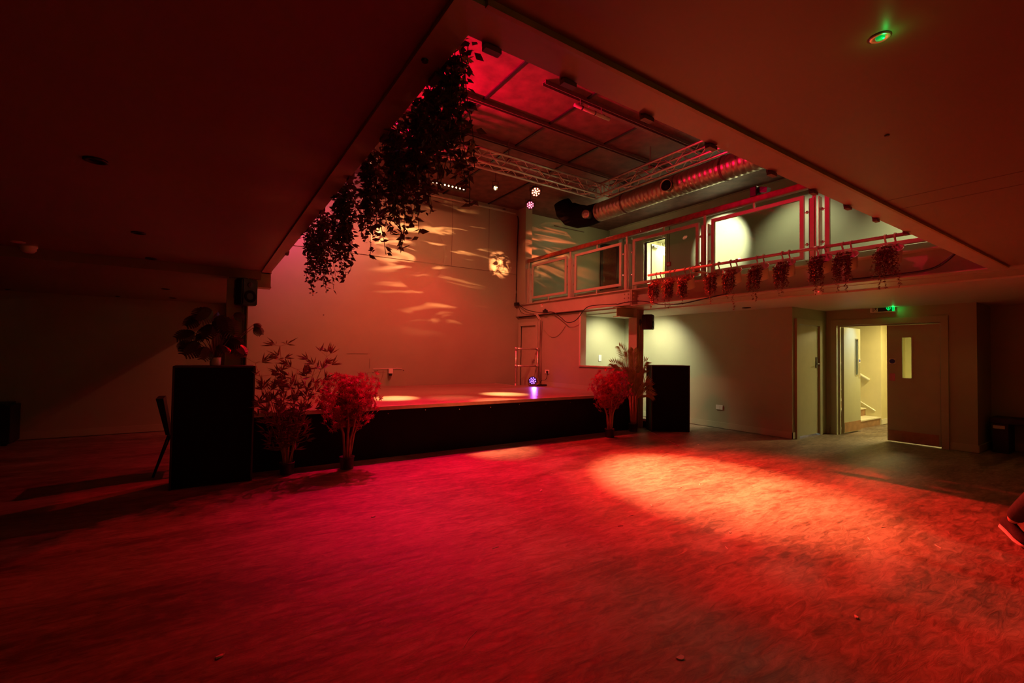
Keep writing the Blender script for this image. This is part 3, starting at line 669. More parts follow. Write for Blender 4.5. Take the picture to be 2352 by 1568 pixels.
# beam stickers, cable run
o = empty('beam_label', (6.66, 8.80, 2.60), 'small white square label stuck on the balcony beam', 'label')
obj('card', box(6.700, 8.755, 2.585, 6.706, 8.835, 2.665), 'paper', o); obj('colour_patch', box(6.698, 8.757, 2.625, 6.700, 8.79, 2.66), 'red', o)
def cable(name, pts, r, m, label, cat='cable', sub=6):
    P_ = [V(p) for p in pts]; out = []
    for i in range(len(P_)-1):
        a, b, c, d = P_[max(i-1, 0)], P_[i], P_[i+1], P_[min(i+2, len(P_)-1)]
        for k in range(sub):
            t = k/sub; out.append(0.5*((2*b)+(-a+c)*t+(2*a-5*b+4*c-d)*t*t+(-a+3*b-3*c+d)*t**3))
    out.append(P_[-1]); bm = bmesh.new(); tube(bm, out, r, 6)
    return tag(obj(name, bm, m, None, True), label, cat)
cable('cable', [(6.60, 9.76, 5.02), (6.64, 9.76, 4.9), (6.63, 9.77, 4.3), (6.62, 9.77, 3.8), (6.62, 9.78, 3.3), (6.62, 9.78, 2.75)], 0.013, 'black', 'thick black cable running down the far corner of the hall')
cable('cable', [(6.62, 9.7, 2.74), (6.62, 9.3, 2.55), (6.63, 8.7, 2.44), (6.63, 8.3, 2.43), (6.62, 8.0, 2.30), (6.62, 7.75, 2.16), (6.62, 7.45, 2.2), (6.63, 7.15, 2.44), (6.64, 6.8, 2.47), (6.64, 6.3, 2.45)], 0.009, 'black', 'black cable drooping in a loop below the balcony beam')
cable('cable', [(6.62, 9.7, 2.73), (6.62, 9.55, 2.52), (6.62, 9.3, 2.43), (6.63, 9.0, 2.42)], 0.006, 'black', 'thin black cable hanging from the junction at the corner of the beam')
cable('cable', [(6.64, 6.3, 2.44), (6.62, 6.0, 2.46), (6.6, 5.6, 2.44), (6.6, 5.2, 2.35), (6.6, 4.8, 2.33), (6.6, 4.4, 2.37), (6.62, 4.0, 2.42)], 0.010, 'black', 'black cable sagging under the three left planters')
cable('cable', [(6.63, 2.4, 2.43), (6.63, 1.95, 2.43), (6.60, 1.65, 2.44), (6.56, 1.5, 2.50), (6.50, 1.36, 2.62)], 0.013, 'black', 'thick black cable curving up at the right end of the balcony beam')
o = empty('junction_box', (6.62, 9.74, 2.70), 'small black junction box at the corner where cables meet the beam', 'box')
obj('body', box(6.57, 9.69, 2.69, 6.68, 9.80, 2.77, 0.006), 'black', o)
bm = bmesh.new(); bx(bm, 6.60, 8.50, 2.425, 6.66, 8.62, 2.49); lathe(bm, (6.63, 8.56, 2.49), [(0.035, 0), (0.02, 0.03)], 10); tag(obj('junction_box', bm, 'black'), 'black cable lump lying on the lower flange of the beam', 'box')
cd = empty('conduit_pair', (6.72, 8.86, 0.7), 'pair of vertical pipes from the beam down beside the stage door', 'pipes')
for y in (8.86, 8.81):
    bm = bmesh.new(); tube(bm, [(6.66, y+0.10, 2.41), (6.69, y+0.05, 2.33), (6.715, y, 2.25), (6.715, y, ZT+0.01)], 0.014, 8); obj('pipe', bm, 'steel', cd, True)
cable('cable', [(6.735, 8.75, 2.05), (6.735, 8.5, 1.88), (6.735, 8.3, 1.86), (6.735, 8.1, 1.95), (6.735, 7.95, 2.10)], 0.006, 'steelg', 'thin grey cable looping on the wall right of the stage door')
cable('cable', [(7.9, 9.83, 5.0), (9.0, 9.83, 5.0)], 0.012, 'rail', 'thin conduit at the top of the landing end wall')

# ------------------------------------------------------------------ pipe rail on the stage
pr = empty('pipe_railing', (6.38, 8.95, ZT), 'two-bar pipe railing at the back corner of the stage', 'railing')
for (x, nm) in ((6.065, 'post'), (6.70, 'post')):
    bm = bmesh.new(); tube(bm, [(x, 8.93, ZT+0.004), (x, 8.93, 1.58)], 0.023, 10); lathe(bm, (x, 8.93, ZT+0.002), [(0.05, 0), (0.05, 0.008), (0.026, 0.012), (0.026, 0.05)], 16); obj(nm, bm, 'alu', pr, True)
for z in (1.57, 1.16):
    bm = bmesh.new(); tube(bm, [(6.065, 8.93, z), (6.70, 8.93, z)], 0.023, 10)
    for x in (6.065, 6.70): tube(bm, [(x, 8.93, z-0.04), (x, 8.93, z+0.035)], 0.030, 10); tube(bm, [(x-0.04*(x > 6.4), 8.93, z), (x+0.04*(x < 6.4), 8.93, z)], 0.030, 10)
    obj('rail', bm, 'alu', pr, True)

# ------------------------------------------------------------------ stage lamps
def parcan(loc, target, ledm, label, r=0.05, n_led=12, hang=True, ln=0.17, rise=0.35):
    c = V(loc); d = (V(target)-c).normalized()
    p = empty('par_lamp', loc, label, 'stage lamp', 'LED stage lamps')
    bm = bmesh.new(); lathe(bm, c, [(r*0.35, -ln), (r*0.8, -ln*0.85), (r*0.95, -0.04), (r, 0), (r, 0.012), (r*0.9, 0.012), (r*0.88, 0.0)], 24, axis=d); obj('housing', bm, 'black', p, True)
    bm = bmesh.new(); q = V((0, 0, 1)).rotation_difference(d)
    for k in range(n_led):
        a = 2*PI*k/max(1, n_led-4) if k < n_led-4 else 2*PI*k/4
        rr = r*0.64 if k < n_led-4 else r*0.25
        cc = c+q @ V((rr*math.cos(a), rr*math.sin(a), 0.006)); lathe(bm, cc, [(r*0.145, 0), (r*0.12, 0.006)], 8, axis=d)
    obj('led_array', bm, ledm, p)
    u, w = frame_of(d)
    bm = bmesh.new()
    if hang:
        tube(bm, [c+u*r*1.15-d*0.05, c+u*r*1.15+V((0, 0, 0.13)), c-u*r*1.15+V((0, 0, 0.13)), c-u*r*1.15-d*0.05], 0.006, 6)
        obj('yoke', bm, 'black', p)
        bm = bmesh.new(); tube(bm, [c+V((0, 0, 0.13)), c+V((0, 0, 0.13+rise))], 0.011, 8); obj('hanging_rod', bm, 'rail', p)
    else:
        tube(bm, [c+u*r*1.1, c+u*r*1.1+V((0.03, 0, -c.z+ZT+0.008)), c-u*r*1.1+V((0.03, 0, -c.z+ZT+0.008)), c-u*r*1.1], 0.007, 6); obj('yoke', bm, 'black', p)
    return p, d
L1 = (5.82, 7.90, 4.95); L2 = (5.93, 8.25, 4.78); L3 = (4.86, 8.0, 4.86); L4 = (2.35, 8.0, 4.80); L5 = (1.35, 7.0, 4.35)
parcan(L1, (3.6, 2.6, 0.9), 'ledred', 'orange-red LED stage lamp just under the truss, upper of the right pair', 0.115, 12, rise=0.11)
parcan(L2, (3.0, 2.6, 0.6), 'ledpink', 'pink LED stage lamp, lower of the right pair', 0.098, 12, rise=0.27)
parcan(L3, (2.2, 1.0, 1.2), 'ledwarm', 'brightest stage lamp, a warm white point left of the red pair', 0.050, 7, rise=0.2)
parcan(L4, (2.6, 3.2, 0), 'ledred', 'red stage lamp hidden behind the garlands', 0.09, 12, rise=0.26)
parcan(L5, (2.4, 7.5, 5.0), 'ledpink', 'magenta stage lamp behind the far garlands, tilted upward', 0.09, 12, rise=0.5)
lb = empty('led_batten', (3.68, 8.0, 4.66), 'horizontal batten of small glowing LEDs left of the warm lamp', 'stage lamp', 'LED stage lamps')
obj('housing', box(3.17, 7.99, 4.63, 4.18, 8.06, 4.71), 'black', lb)
bm = bmesh.new()
for k in range(12):
    lathe(bm, (3.23+k*0.081, 7.988, 4.67), [(0.017, 0), (0.013, 0.005)], 10, axis=(0, -1, -0.3))
obj('led_row', bm, 'ledrow', lb)
bm = bmesh.new(); tube(bm, [(3.4, 8.03, 4.70), (3.4, 8.03, 5.19)], 0.008, 6); tube(bm, [(3.95, 8.03, 4.70), (3.95, 8.03, 5.19)], 0.008, 6); obj('hanger', bm, 'rail', lb)
p, d = parcan((6.36, 8.66, ZT+0.125), (4.6, 5.6, 1.05), 'ledpurple', 'purple LED lamp standing on the stage by the pipe railing', 0.10, 12, hang=False, ln=0.22)
cable('cable', [(6.45, 8.75, ZT+0.03), (6.62, 8.78, ZT+0.02), (6.66, 8.70, ZT+0.12), (6.72, 8.62, 0.85), (6.725, 8.56, 1.02)], 0.006, 'black', 'thin black lead from the stage lamp up to the wall socket')
tag(obj('plug_adapter', (lambda b: (bx(b, 6.55, 8.52, ZT+0.002, 6.68, 8.62, ZT+0.04, 0.008), bx(b, 6.48, 8.60, ZT+0.002, 6.56, 8.66, ZT+0.03, 0.006), b)[2])(bmesh.new()), 'black'), 'small black plug adapter lying on the stage beside the purple lamp', 'adapter')
cable('cable', [(6.50, 8.72, ZT+0.02), (6.55, 8.68, ZT+0.10), (6.60, 8.66, ZT+0.02), (6.64, 8.62, ZT+0.08), (6.60, 8.58, ZT+0.015)], 0.007, 'cane', 'tangle of yellow cable behind the purple lamp')

# ------------------------------------------------------------------ sockets, switches, wall marks
def plate(name, c, nrm, w, h_, label, cat, m='white', rocker=True):
    c = V(c); nrm = V(nrm); t = V((-nrm.y, nrm.x, 0))
    o = empty(name, c, label, cat)
    def pb(a, b, z0, z1, d0, d1, bev=0.0):
        p0_ = c+t*a+nrm*d0; p1_ = c+t*b+nrm*d1
        return box(min(p0_.x, p1_.x), min(p0_.y, p1_.y), c.z+z0, max(p0_.x, p1_.x), max(p0_.y, p1_.y), c.z+z1, bev)
    obj('plate', pb(-w/2, w/2, -h_/2, h_/2, 0.001, 0.016, 0.004), m, o)
    if rocker: obj('rocker', pb(-0.012, 0.012, -0.018, 0.018, 0.016, 0.021), m, o)
    return o
plate('light_switch', (7.847, 7.979, 1.375), (0, -1, 0), 0.09, 0.15, 'white switch box on the brightly lit wall behind the stage sill', 'switch')
plate('wall_socket', (X1-0.001, 5.417, 0.425), (-1, 0, 0), 0.15, 0.09, 'white double socket low on the sage wall right of the big speaker', 'socket')
s = plate('wall_socket', (XS-0.001, 8.60, 1.035), (-1, 0, 0), 0.15, 0.09, 'white socket with black plug on the wall beside the stage', 'socket', rocker=False)
bm = bmesh.new(); lathe(bm, (XS-0.017, 8.57, 1.03), [(0.026, 0), (0.024, 0.03), (0.012, 0.036)], 14, axis=(-1, 0, 0)); obj('plug', bm, 'black', s)
wd = empty('wall_projector', (3.345, YB-0.05, 0.93), 'small white device with black lens fixed on the back wall above the stage', 'device')
bm = bmesh.new(); bx(bm, 3.30, YB-0.09, 0.98, 3.39, YB-0.002, 1.08, 0.01); obj('housing', bm, 'white', wd)
bm = bmesh.new(); lathe(bm, (3.345, YB-0.06, 0.93), [(0.03, 0), (0.035, 0.03), (0.03, 0.05)], 14); obj('lens', bm, 'black', wd)
cable('cable', [(2.98, YB-0.01, 1.08), (3.1, YB-0.012, 1.075), (3.2, YB-0.012, 1.088), (3.35, YB-0.012, 1.08), (3.5, YB-0.012, 1.088), (3.62, YB-0.012, 1.078)], 0.006, 'white', 'pale lead running along the back wall above the white device')
cable('cable', [(3.20, YB-0.01, 1.04), (3.18, YB-0.01, 0.9), (3.10, YB-0.01, 0.78), (2.95, YB-0.01, 0.73), (2.88, YB-0.01, 0.725)], 0.005, 'copper', 'thin brown lead curving down the back wall to the stage')
bm = bmesh.new(); bx(bm, 2.42, YB-0.006, 1.40, 2.86, YB-0.001, 1.405); bx(bm, 2.90, YB-0.006, 1.09, 2.905, YB-0.001, 1.30); bx(bm, 2.86, YB-0.006, 0.74, 2.866, YB-0.001, 1.0); bx(bm, 2.866, YB-0.006, 0.995, 3.25, YB-0.001, 1.0)
struct('trim_%d' % n, bm, 'rail'); n += 1
bm = bmesh.new(); [lathe(bm, (x, YB-0.001, z), [(0.014, 0), (0.010, 0.006)], 8, axis=(0, -1, 0)) for x, z in ((3.02, 1.03), (3.07, 1.035), (3.66, 1.04), (2.98, 1.0), (1.95, 2.18))]; 
tag(obj('screw_anchors', bm, 'rail'), 'few dark screw anchors left in the back wall above the stage', 'screws')

# exit sign
ex = empty('exit_sign', (10.0, 3.12, 2.28), 'green lit emergency exit sign above the double doors', 'exit sign')
obj('housing', box(9.985, 2.94, 2.285, 10.049, 3.30, 2.40, 0.006), 'white', ex)
obj('legend_panel', box(9.980, 2.975, 2.297, 9.985, 3.255, 2.392), 'black', ex)
obj('side_glow', box(9.979, 2.945, 2.292, 9.985, 2.975, 2.395), 'exitgreen', ex)
bm = bmesh.new(); bx(bm, 9.977, 3.18, 2.30, 9.981, 3.245, 2.389); obj('pictogram_panel', bm, 'white', ex)
bm = bmesh.new()   # running figure
def seg(b, a, c, w=0.006):
    (y0, z0), (y1, z1) = a, c; tube(b, [(9.976, y0, z0), (9.976, y1, z1)], w*0.6, 5)
Y0, Z0 = 3.212, 2.345
lathe(bm, (9.976, Y0-0.006, Z0+0.030), [(0.0065, 0), (0.006, 0.001)], 10, axis=(-1, 0, 0))
for a, c in (((Y0-0.002, Z0+0.02), (Y0+0.004, Z0-0.006)), ((Y0+0.004, Z0-0.006), (Y0-0.012, Z0-0.014)), ((Y0-0.012, Z0-0.014), (Y0-0.010, Z0-0.034)), ((Y0+0.004, Z0-0.006), (Y0+0.014, Z0-0.022)), ((Y0+0.014, Z0-0.022), (Y0+0.027, Z0-0.022)),
             ((Y0-0.002, Z0+0.018), (Y0+0.014, Z0+0.012)), ((Y0+0.014, Z0+0.012), (Y0+0.018, Z0)), ((Y0-0.002, Z0+0.018), (Y0-0.014, Z0+0.006)), ((Y0-0.014, Z0+0.006), (Y0-0.022, Z0+0.012))): seg(bm, a, c, 0.008)
obj('running_figure', bm, 'exitgreen' if False else 'black', ex)
bm = bmesh.new(); yc = 3.025
for a, c in (((yc, 2.385), (yc, 2.312)), ((yc, 2.312), (yc-0.026, 2.342)), ((yc, 2.312), (yc+0.026, 2.342)), ((yc-0.026, 2.342), (yc-0.026, 2.36)), ((yc+0.026, 2.342), (yc+0.026, 2.36))): seg(bm, a, c, 0.013)
obj('down_arrow', bm, 'exitgreen', ex)

# ------------------------------------------------------------------ ceiling fittings
def downlight(c, label, lit=None, r=0.075, m='black'):
    o = empty('downlight', (c[0], c[1], c[2]-0.01), label, 'downlight', 'round recessed ceiling downlights')
    bm = bmesh.new(); lathe(bm, c, [(r, 0.0), (r*0.98, 0.008), (r*0.7, 0.010), (r*0.62, 0.002)], 28, axis=(0, 0, -1)); obj('bezel', bm, m, o, True)
    bm = bmesh.new(); lathe(bm, (c[0], c[1], c[2]+0.0), [(r*0.6, 0), (r*0.5, 0.004)], 20, axis=(0, 0, -1)); obj('lens', bm, lit or 'blackmat', o)
    return o
downlight((-0.497, 3.086, ZC), 'unlit dark ceiling downlight nearest the camera on the left', r=0.05)
downlight((-0.496, 4.823, ZC), 'unlit dark ceiling downlight, second of the left row', r=0.05)
downlight((-0.52, 6.12, ZC), 'unlit dark ceiling downlight just before the ceiling step', r=0.05)
downlight((-0.515, 8.15, 2.30), 'unlit dark ceiling downlight beyond the step, left of the column', r=0.05)
downlight((-0.50, 9.50, 2.30), 'farthest unlit ceiling downlight, left of the column', r=0.05)
downlight((-2.50, 9.85, 2.30), 'tiny lit downlight at the far dark wall, left one', 'tinywhite', 0.03)
downlight((-1.25, 9.85, 2.30), 'tiny lit downlight at the far dark wall, right one', 'tinywhite', 0.03)
downlight((8.28, 4.63, 2.365), 'dark unlit downlight in the white soffit above the sage wall', r=0.075)
downlight((7.85, 7.05, 2.365), 'lit downlight above the bright recess beside the stage', 'downlamp', 0.06, 'white')
downlight((7.75, 6.75, 2.365), 'lit downlight above the sage wall behind the palm', 'downlamp', 0.06, 'white')
sd = empty('smoke_detector', (-1.599, 6.10, 2.33), 'white smoke detector on the dark left ceiling', 'smoke detector')
bm = bmesh.new(); lathe(bm, (-1.425, 6.1, ZC), [(0.062, 0), (0.062, 0.02), (0.055, 0.022), (0.054, 0.045), (0.038, 0.065), (0.030, 0.068)], 24, axis=(0, 0, -1)); obj('body', bm, 'white', sd, True)
bm = bmesh.new(); lathe(bm, (-1.455, 5.93, ZC), [(0.05, 0), (0.048, 0.008), (0.03, 0.006)], 24, axis=(0, 0, -1)); tag(obj('ceiling_ring', bm, 'white', None, True), 'flat white ring on the ceiling next to the smoke detector', 'ring')
sd = empty('smoke_detector', (7.0, 2.90, 2.32), 'smoke detector with red light under the balcony, behind the eighth planter', 'smoke detector')
bm = bmesh.new(); lathe(bm, (7.0, 2.90, 2.385), [(0.055, 0), (0.055, 0.02), (0.045, 0.045), (0.03, 0.06)], 24, axis=(0, 0, -1)); obj('body', bm, 'white', sd, True)
bm = bmesh.new(); lathe(bm, (6.95, 2.88, 2.36), [(0.008, 0), (0.005, 0.006)], 8, axis=(-1, 0, 0)); obj('indicator', bm, 'redled', sd)
em = empty('emergency_light', (1.629, 0.509, 2.39), 'round emergency ceiling light with a glowing green LED', 'emergency light')
bm = bmesh.new(); lathe(bm, (1.629, 0.509, ZC), [(0.027, 0), (0.0265, 0.003), (0.023, 0.005), (0.016, 0.004), (0.013, 0.003)], 32, axis=(0, 0, -1)); obj('bezel', bm, 'alu', em, True)
bm = bmesh.new(); lathe(bm, (1.629, 0.509, ZC-0.003), [(0.012, 0), (0.011, 0.003), (0.007, 0.005), (0.002, 0.006)], 24, axis=(0, 0, -1)); obj('lens', bm, mat('green_lens', (0.0, 0.35, 0.06), 0.25, emit=(0, 0.8, 0.15), estr=0.35), em, True)
bm = bmesh.new(); lathe(bm, (1.626, 0.500, ZC-0.009), [(0.0028, 0), (0.002, 0.002)], 10, axis=(0, 0, -1)); obj('green_led', bm, 'ledgreen', em)
bm = bmesh.new(); lathe(bm, (2.375, 0.721, ZC), [(0.010, 0), (0.008, 0.006)], 12, axis=(0, 0, -1)); tag(obj('ceiling_screw', bm, 'rail'), 'small dark fixing on the bare ceiling right of the opening', 'screw')
struct('trim_%d' % n, (lambda b: (bx(b, 3.37, -1.0, ZC-0.001, 3.376, 1.04, ZC+0.001), bx(b, 3.62, -1.0, ZC-0.001, 3.626, 1.04, ZC+0.001), b)[2])(bmesh.new()), 'rail'); n += 1
# lamp bracket on the left trim
bm = bmesh.new(); lathe(bm, (0.555, 1.36, 2.384), [(0.012, 0), (0.010, 0.006)], 12, axis=(0, 0, -1)); tag(obj('hook_cap', bm, 'black'), 'small black knob under the left edge beam near the top of the picture', 'knob')

# ------------------------------------------------------------------ big speakers
def bigspeaker(loc, rz, label, depth=0.34):
    s = empty('floor_speaker', loc, label, 'speaker', 'large black floor speakers', rz)
    W_, H_ = 0.745, 1.272
    obj('cabinet', box(-W_/2, 0.012, 0.0, W_/2, depth, H_, 0.016), 'black', s, local=True)
    obj('grille', box(-W_/2+0.022, -0.006, 0.022, W_/2-0.022, 0.020, H_-0.022, 0.006), 'blackmat', s, local=True)
    bm = bmesh.new(); bx(bm, -W_/2, 0.0, 0.0, -W_/2+0.020, 0.03, H_, 0.006); bx(bm, W_/2-0.020, 0.0, 0.0, W_/2, 0.03, H_, 0.006); bx(bm, -W_/2, 0.0, H_-0.020, W_/2, 0.03, H_, 0.006)
    obj('edge_trim', bm, 'pot', s, local=True)
    for sx in (-1, 1):
        bm = bmesh.new(); bx(bm, sx*(W_/2)-0.004, depth*0.4, 0.75, sx*(W_/2)+0.004, depth*0.75, 0.90, 0.003); obj('handle', bm, 'blackmat', s, local=True)
    return s
bigspeaker((0.082, 5.85, 0), 0.0, 'large black speaker at the left end of the stage, holding the monstera pot')
ang = math.atan2(5.422-5.827, 7.735-7.097)
bigspeaker((7.416, 5.625, 0), ang, 'large black speaker standing right of the palm, before the sage wall')
# equipment rack behind the right column
rk = empty('equipment_case', (7.30, 6.75, 0), 'black equipment case with pale edges wedged behind the right column', 'case')
obj('case_body', box(7.20, 6.62, 0.28, 7.75, 7.1, 1.12, 0.01), 'black', rk)
obj('lid', box(7.18, 6.60, 1.12, 7.77, 7.12, 1.16, 0.006), 'alu', rk)
bm = bmesh.new(); bx(bm, 7.22, 6.64, 0, 7.26, 6.68, 0.28); bx(bm, 7.70, 6.64, 0, 7.74, 6.68, 0.28); obj('leg', bm, 'black', rk)
tag(obj('folded_board', box(7.20, 6.61, 1.162, 7.74, 7.0, 1.20, 0.005), 'paper'), 'pale board lying on the black equipment case behind the column', 'board')
cb = empty('cable_box', (7.36, 6.32, 0), 'small black perforated unit with a white top on the floor behind the right speaker', 'box')
obj('body', box(7.37, 6.15, 0.004, 7.58, 6.40, 0.13, 0.01), 'black', cb); obj('top_tray', box(7.38, 6.17, 0.13, 7.56, 6.36, 0.175, 0.008), 'white', cb)

# ------------------------------------------------------------------ plants
def pot(parent, c, r0, r1, h_, m):
    bm = bmesh.new(); lathe(bm, c, [(r0, 0), (r0*1.02, 0.005), (r1, h_-0.015), (r1*1.06, h_-0.013), (r1*1.06, h_), (r1*0.95, h_), (r1*0.93, h_-0.03)], 28); obj('pot', bm, m, parent, True)
    bm = bmesh.new(); lathe(bm, (c[0], c[1], c[2]+h_-0.04), [(r1*0.92, 0), (r1*0.9, 0.012)], 24); obj('soil', bm, 'soil', parent)
def maple(c, seed, label, hx=0.38, hy=0.27, zc=0.84, hz=0.38, spray=None):
    random.seed(seed); c = V(c)
    t = empty('potted_maple', c, label, 'potted tree', 'artificial red maples in small pots')
    pot(t, c, 0.075, 0.085, 0.15, 'pot')
    St = bmesh.new(); L = bmesh.new(); tips = []
    for k in range(6):
        a = 2*PI*k/6+rnd(-0.3, 0.3); p = c+V((0.03*math.cos(a), 0.03*math.sin(a), 0.12)); top = c+V((0.17*math.cos(a), 0.15*math.sin(a), rnd(0.62, 0.78)))
        mid = (p+top)/2+V((rnd(-0.02, 0.02)-0.04*math.cos(a), rnd(-0.02, 0.02)-0.04*math.sin(a), 0)); tube(St, [p, (p+mid)/2, mid, (mid+top)/2+V((0.005, 0, 0)), top], [0.017, 0.015, 0.013, 0.011, 0.008], 7); tips.append(top)
    C = c+V((0, 0, zc))
    for k in range(900):
        d = rdir(-1, 1); f = random.random()**0.45
        sc = 1.0 + 0.18*math.sin(d.x*5+seed)+0.14*math.sin(d.z*7+d.y*4+seed)
        p = C+V((d.x*hx*f*sc, d.y*hy*f*sc, d.z*hz*f*(1.0 if d.z > 0 else 1.05)*sc))
        if d.z < -0.2: p.x = c.x+(p.x-c.x)*(1+0.35*d.z); p.y = c.y+(p.y-c.y)*(1+0.35*d.z)
        if k % 6 == 0: tube(St, [random.choice(tips), (p+C)/2, p], [0.005, 0.003, 0.0015], 4)
        ax = (d+rdir()*0.7+V((0, 0, -0.25))).normalized(); u, w = frame_of(ax)
        nl = 7
        for j in range(nl):
            a = 2*PI*j/nl; dd = (ax*0.45+u*math.cos(a)+w*math.sin(a)); leaf(L, p, dd, ax, rnd(0.035, 0.058), 0.014, 0.2, 0.15)
    obj('trunk', St, 'bark', t, True); obj('foliage', L, 'maple', t)
maple((1.478, 5.87, 0), 11, 'red maple in a dark pot, left of the two, before the stage front')
maple((5.965, 5.80, 0), 23, 'red maple in a dark pot, right of the two, beside the palm', hx=0.38)
# bamboo
random.seed(31); c = V((0.818, 5.96, 0))
t = empty('potted_bamboo', c, 'tall airy bamboo plant between the left speaker and the left maple', 'potted plant')
pot(t, c, 0.07, 0.08, 0.14, 'pot')
L = bmesh.new(); St = bmesh.new()
for (dx, dy, hh, bend) in ((-0.36, 0.0, 1.30, 0.1), (-0.25, -0.1, 1.05, 0), (-0.10, 0.08, 1.50, 0.05), (0.02, -0.1, 1.15, 0), (0.10, 0.1, 1.22, 0), (0.30, 0.0, 1.30, 0.1), (0.40, -0.05, 1.38, 0.1), (-0.15, -0.12, 0.8, 0), (0.2, -0.12, 0.75, 0), (-0.3, 0.1, 0.85, 0)):
    pts = [c+V((dx*0.08+dx*0.5*(s**1.5)*1.1+bend*0*s, dy*0.1+dy*s, 0.10+(hh-0.12)*s)) for s in [i/8 for i in range(9)]]
    pts = [c+V((dx*(0.10+0.9*s**1.4), dy*s, 0.10+(hh-0.10)*s)) for s in [i/8 for i in range(9)]]
    tube(St, pts, [0.008-0.0007*i for i in range(9)], 6)
    for s in range(2, 9):
        p = pts[s]
        for q in range(3 if s > 2 else 2):
            d = (rdir(-0.1, 0.6)+V((0, 0, 0.15))).normalized(); e = p+d*rnd(0.05, 0.15); tube(St, [p, e], 0.0016, 3)
            for j in range(6):
                dd = (d+rdir(-0.3, 0.9)*0.9).normalized(); leaf(L, e, dd, V((rnd(-.4, .4), -1, rnd(0, .8))), rnd(0.09, 0.15), rnd(0.015, 0.021), 0.2, 0.1)
obj('canes', St, 'cane', t, True); obj('foliage', L, 'bamboo', t)
# palm
random.seed(41); c = V((6.82, 6.02, 0))
t = empty('potted_palm', c, 'palm with feathery olive fronds in front of the right column', 'potted palm')
pot(t, c, 0.075, 0.085, 0.15, 'pot')
St = bmesh.new(); L = bmesh.new()
for k in range(8):
    a = 2*PI*k/8; p = c+V((0.035*math.cos(a), 0.035*math.sin(a), 0.12)); q = c+V((0.09*math.cos(a), 0.06*math.sin(a), 0.68)); tube(St, [p, (p+q)/2, q], [0.018, 0.016, 0.014], 8)
LAT = V((0.66, -0.75, 0)); DEP = V((0.75, 0.66, 0))
fr = [(-0.42, -0.05, 1.40, 0.10), (-0.32, 0.08, 1.30, 0.02), (-0.27, -0.02, 1.62, 0.0), (-0.12, 0.10, 1.50, 0.0), (0.0, 0.0, 1.56, 0), (0.08, 0.1, 1.50, 0), (0.24, 0.05, 1.42, 0.08), (0.20, 0.1, 1.28, 0.1),
      (-0.50, -0.05, 0.98, 0.12), (-0.38, -0.2, 1.15, 0.12), (-0.18, -0.15, 1.22, 0.08), (0.05, -0.18, 1.16, 0.05), (0.32, -0.1, 0.98, 0.10), (0.36, -0.18, 0.84, 0.14), (0.28, -0.2, 1.06, 0.10), (-0.15, -0.2, 0.98, 0.08)]
for (dx, dy, hh, droop) in fr:
    b0 = c+LAT*dx*0.12+V((0, 0, 0.55)); tip = c+LAT*dx+DEP*dy*0.7+V((0, 0, hh-droop)); mid = c+LAT*dx*0.35+DEP*dy*0.3+V((0, 0, 0.55+(hh-0.55)*0.85))
    pts = [b0*(1-q/16)**2+mid*2*(q/16)*(1-q/16)+tip*(q/16)**2 for q in range(17)]
    tube(St, pts, [0.007-0.0003*q for q in range(17)], 5)
    for q in range(4, 17):
        d = (pts[q]-pts[q-1]).normalized(); pr_ = d.cross(DEP).normalized(); f_ = (q-4)/12.0; ll = 0.17*math.sin(PI*(0.22+0.66*f_))+0.03
        for sg in (-1, 1):
            for h2 in (0, 0.33, 0.66):
                pp_ = pts[q]-(pts[q]-pts[q-1])*h2
                dd = (d*0.85+pr_*sg*0.75+DEP*rnd(-0.25, 0.25)+V((0, 0, -0.05))).normalized(); leaf(L, pp_, dd, -DEP+V((0, 0, 0.3)), ll*rnd(0.85, 1.1), 0.010, 0.2, 0.12)
obj('stems', St, 'bark', t, True); obj('fronds', L, 'palm', t)
# monstera on the left speaker
random.seed(52); c = V((0.078, 6.03, 1.274))
t = empty('potted_monstera', c, 'monstera in a white pot standing on the left speaker', 'potted plant')
bm = bmesh.new(); lathe(bm, c, [(0.046, 0), (0.050, 0.004), (0.055, 0.085), (0.052, 0.087), (0.049, 0.07)], 28); obj('pot', bm, 'ceramic', t, True)
St = bmesh.new()
def monleaf(base, tip, size, tilt):
    """broad split leaf whose blade hangs from the stalk end"""
    base, tip = V(base), V(tip)
    tube(St, [base, (base+tip)/2+V((0, 0, 0.03)), tip], [0.005, 0.004, 0.003], 5)
    d = (tip-base); d.z = 0; d = (d.normalized() if d.length > 1e-3 else V((1, 0, 0)))
    size *= 1.2
    ax = (d*math.cos(tilt)*0.8+V((rnd(-.2, .2), -0.25, -math.sin(tilt)))).normalized(); face = V((rnd(-.35, .35), -0.8, rnd(0.3, 0.7))); s = ax.cross(face).normalized(); nn = s.cross(ax)
    bm = L
    m0 = bm.verts.new(tip-ax*size*0.1); prev_mid = m0
    K = 9
    mids = [tip+ax*size*(i/K)*0.95 - nn*size*0.12*(i/K)**2 for i in range(K+1)]
    mv = [bm.verts.new(p) for p in mids]
    for sg in (-1, 1):
        for i in range(K):
            w = size*0.52*math.sin(PI*(0.12+0.80*(i+0.5)/K))**0.8
            c0, c1 = mids[i], mids[i+1]
            gap = 0.22 if i > 1 else 0.0
            o0 = bm.verts.new(c0+(c1-c0)*gap+s*sg*w+ax*size*0.10-nn*w*0.25); o1 = bm.verts.new(c1-(c1-c0)*gap*0.2+s*sg*w+ax*size*0.10-nn*w*0.25)
            i0 = bm.verts.new(c0+s*sg*w*0.45+ax*size*0.03); i1 = bm.verts.new(c1+s*sg*w*0.45+ax*size*0.03)
            bm.faces.new((mv[i], i0, i1, mv[i+1])); bm.faces.new((i0, o0, o1, i1))
L = bmesh.new(); top = c+V((0, 0, 0.07))
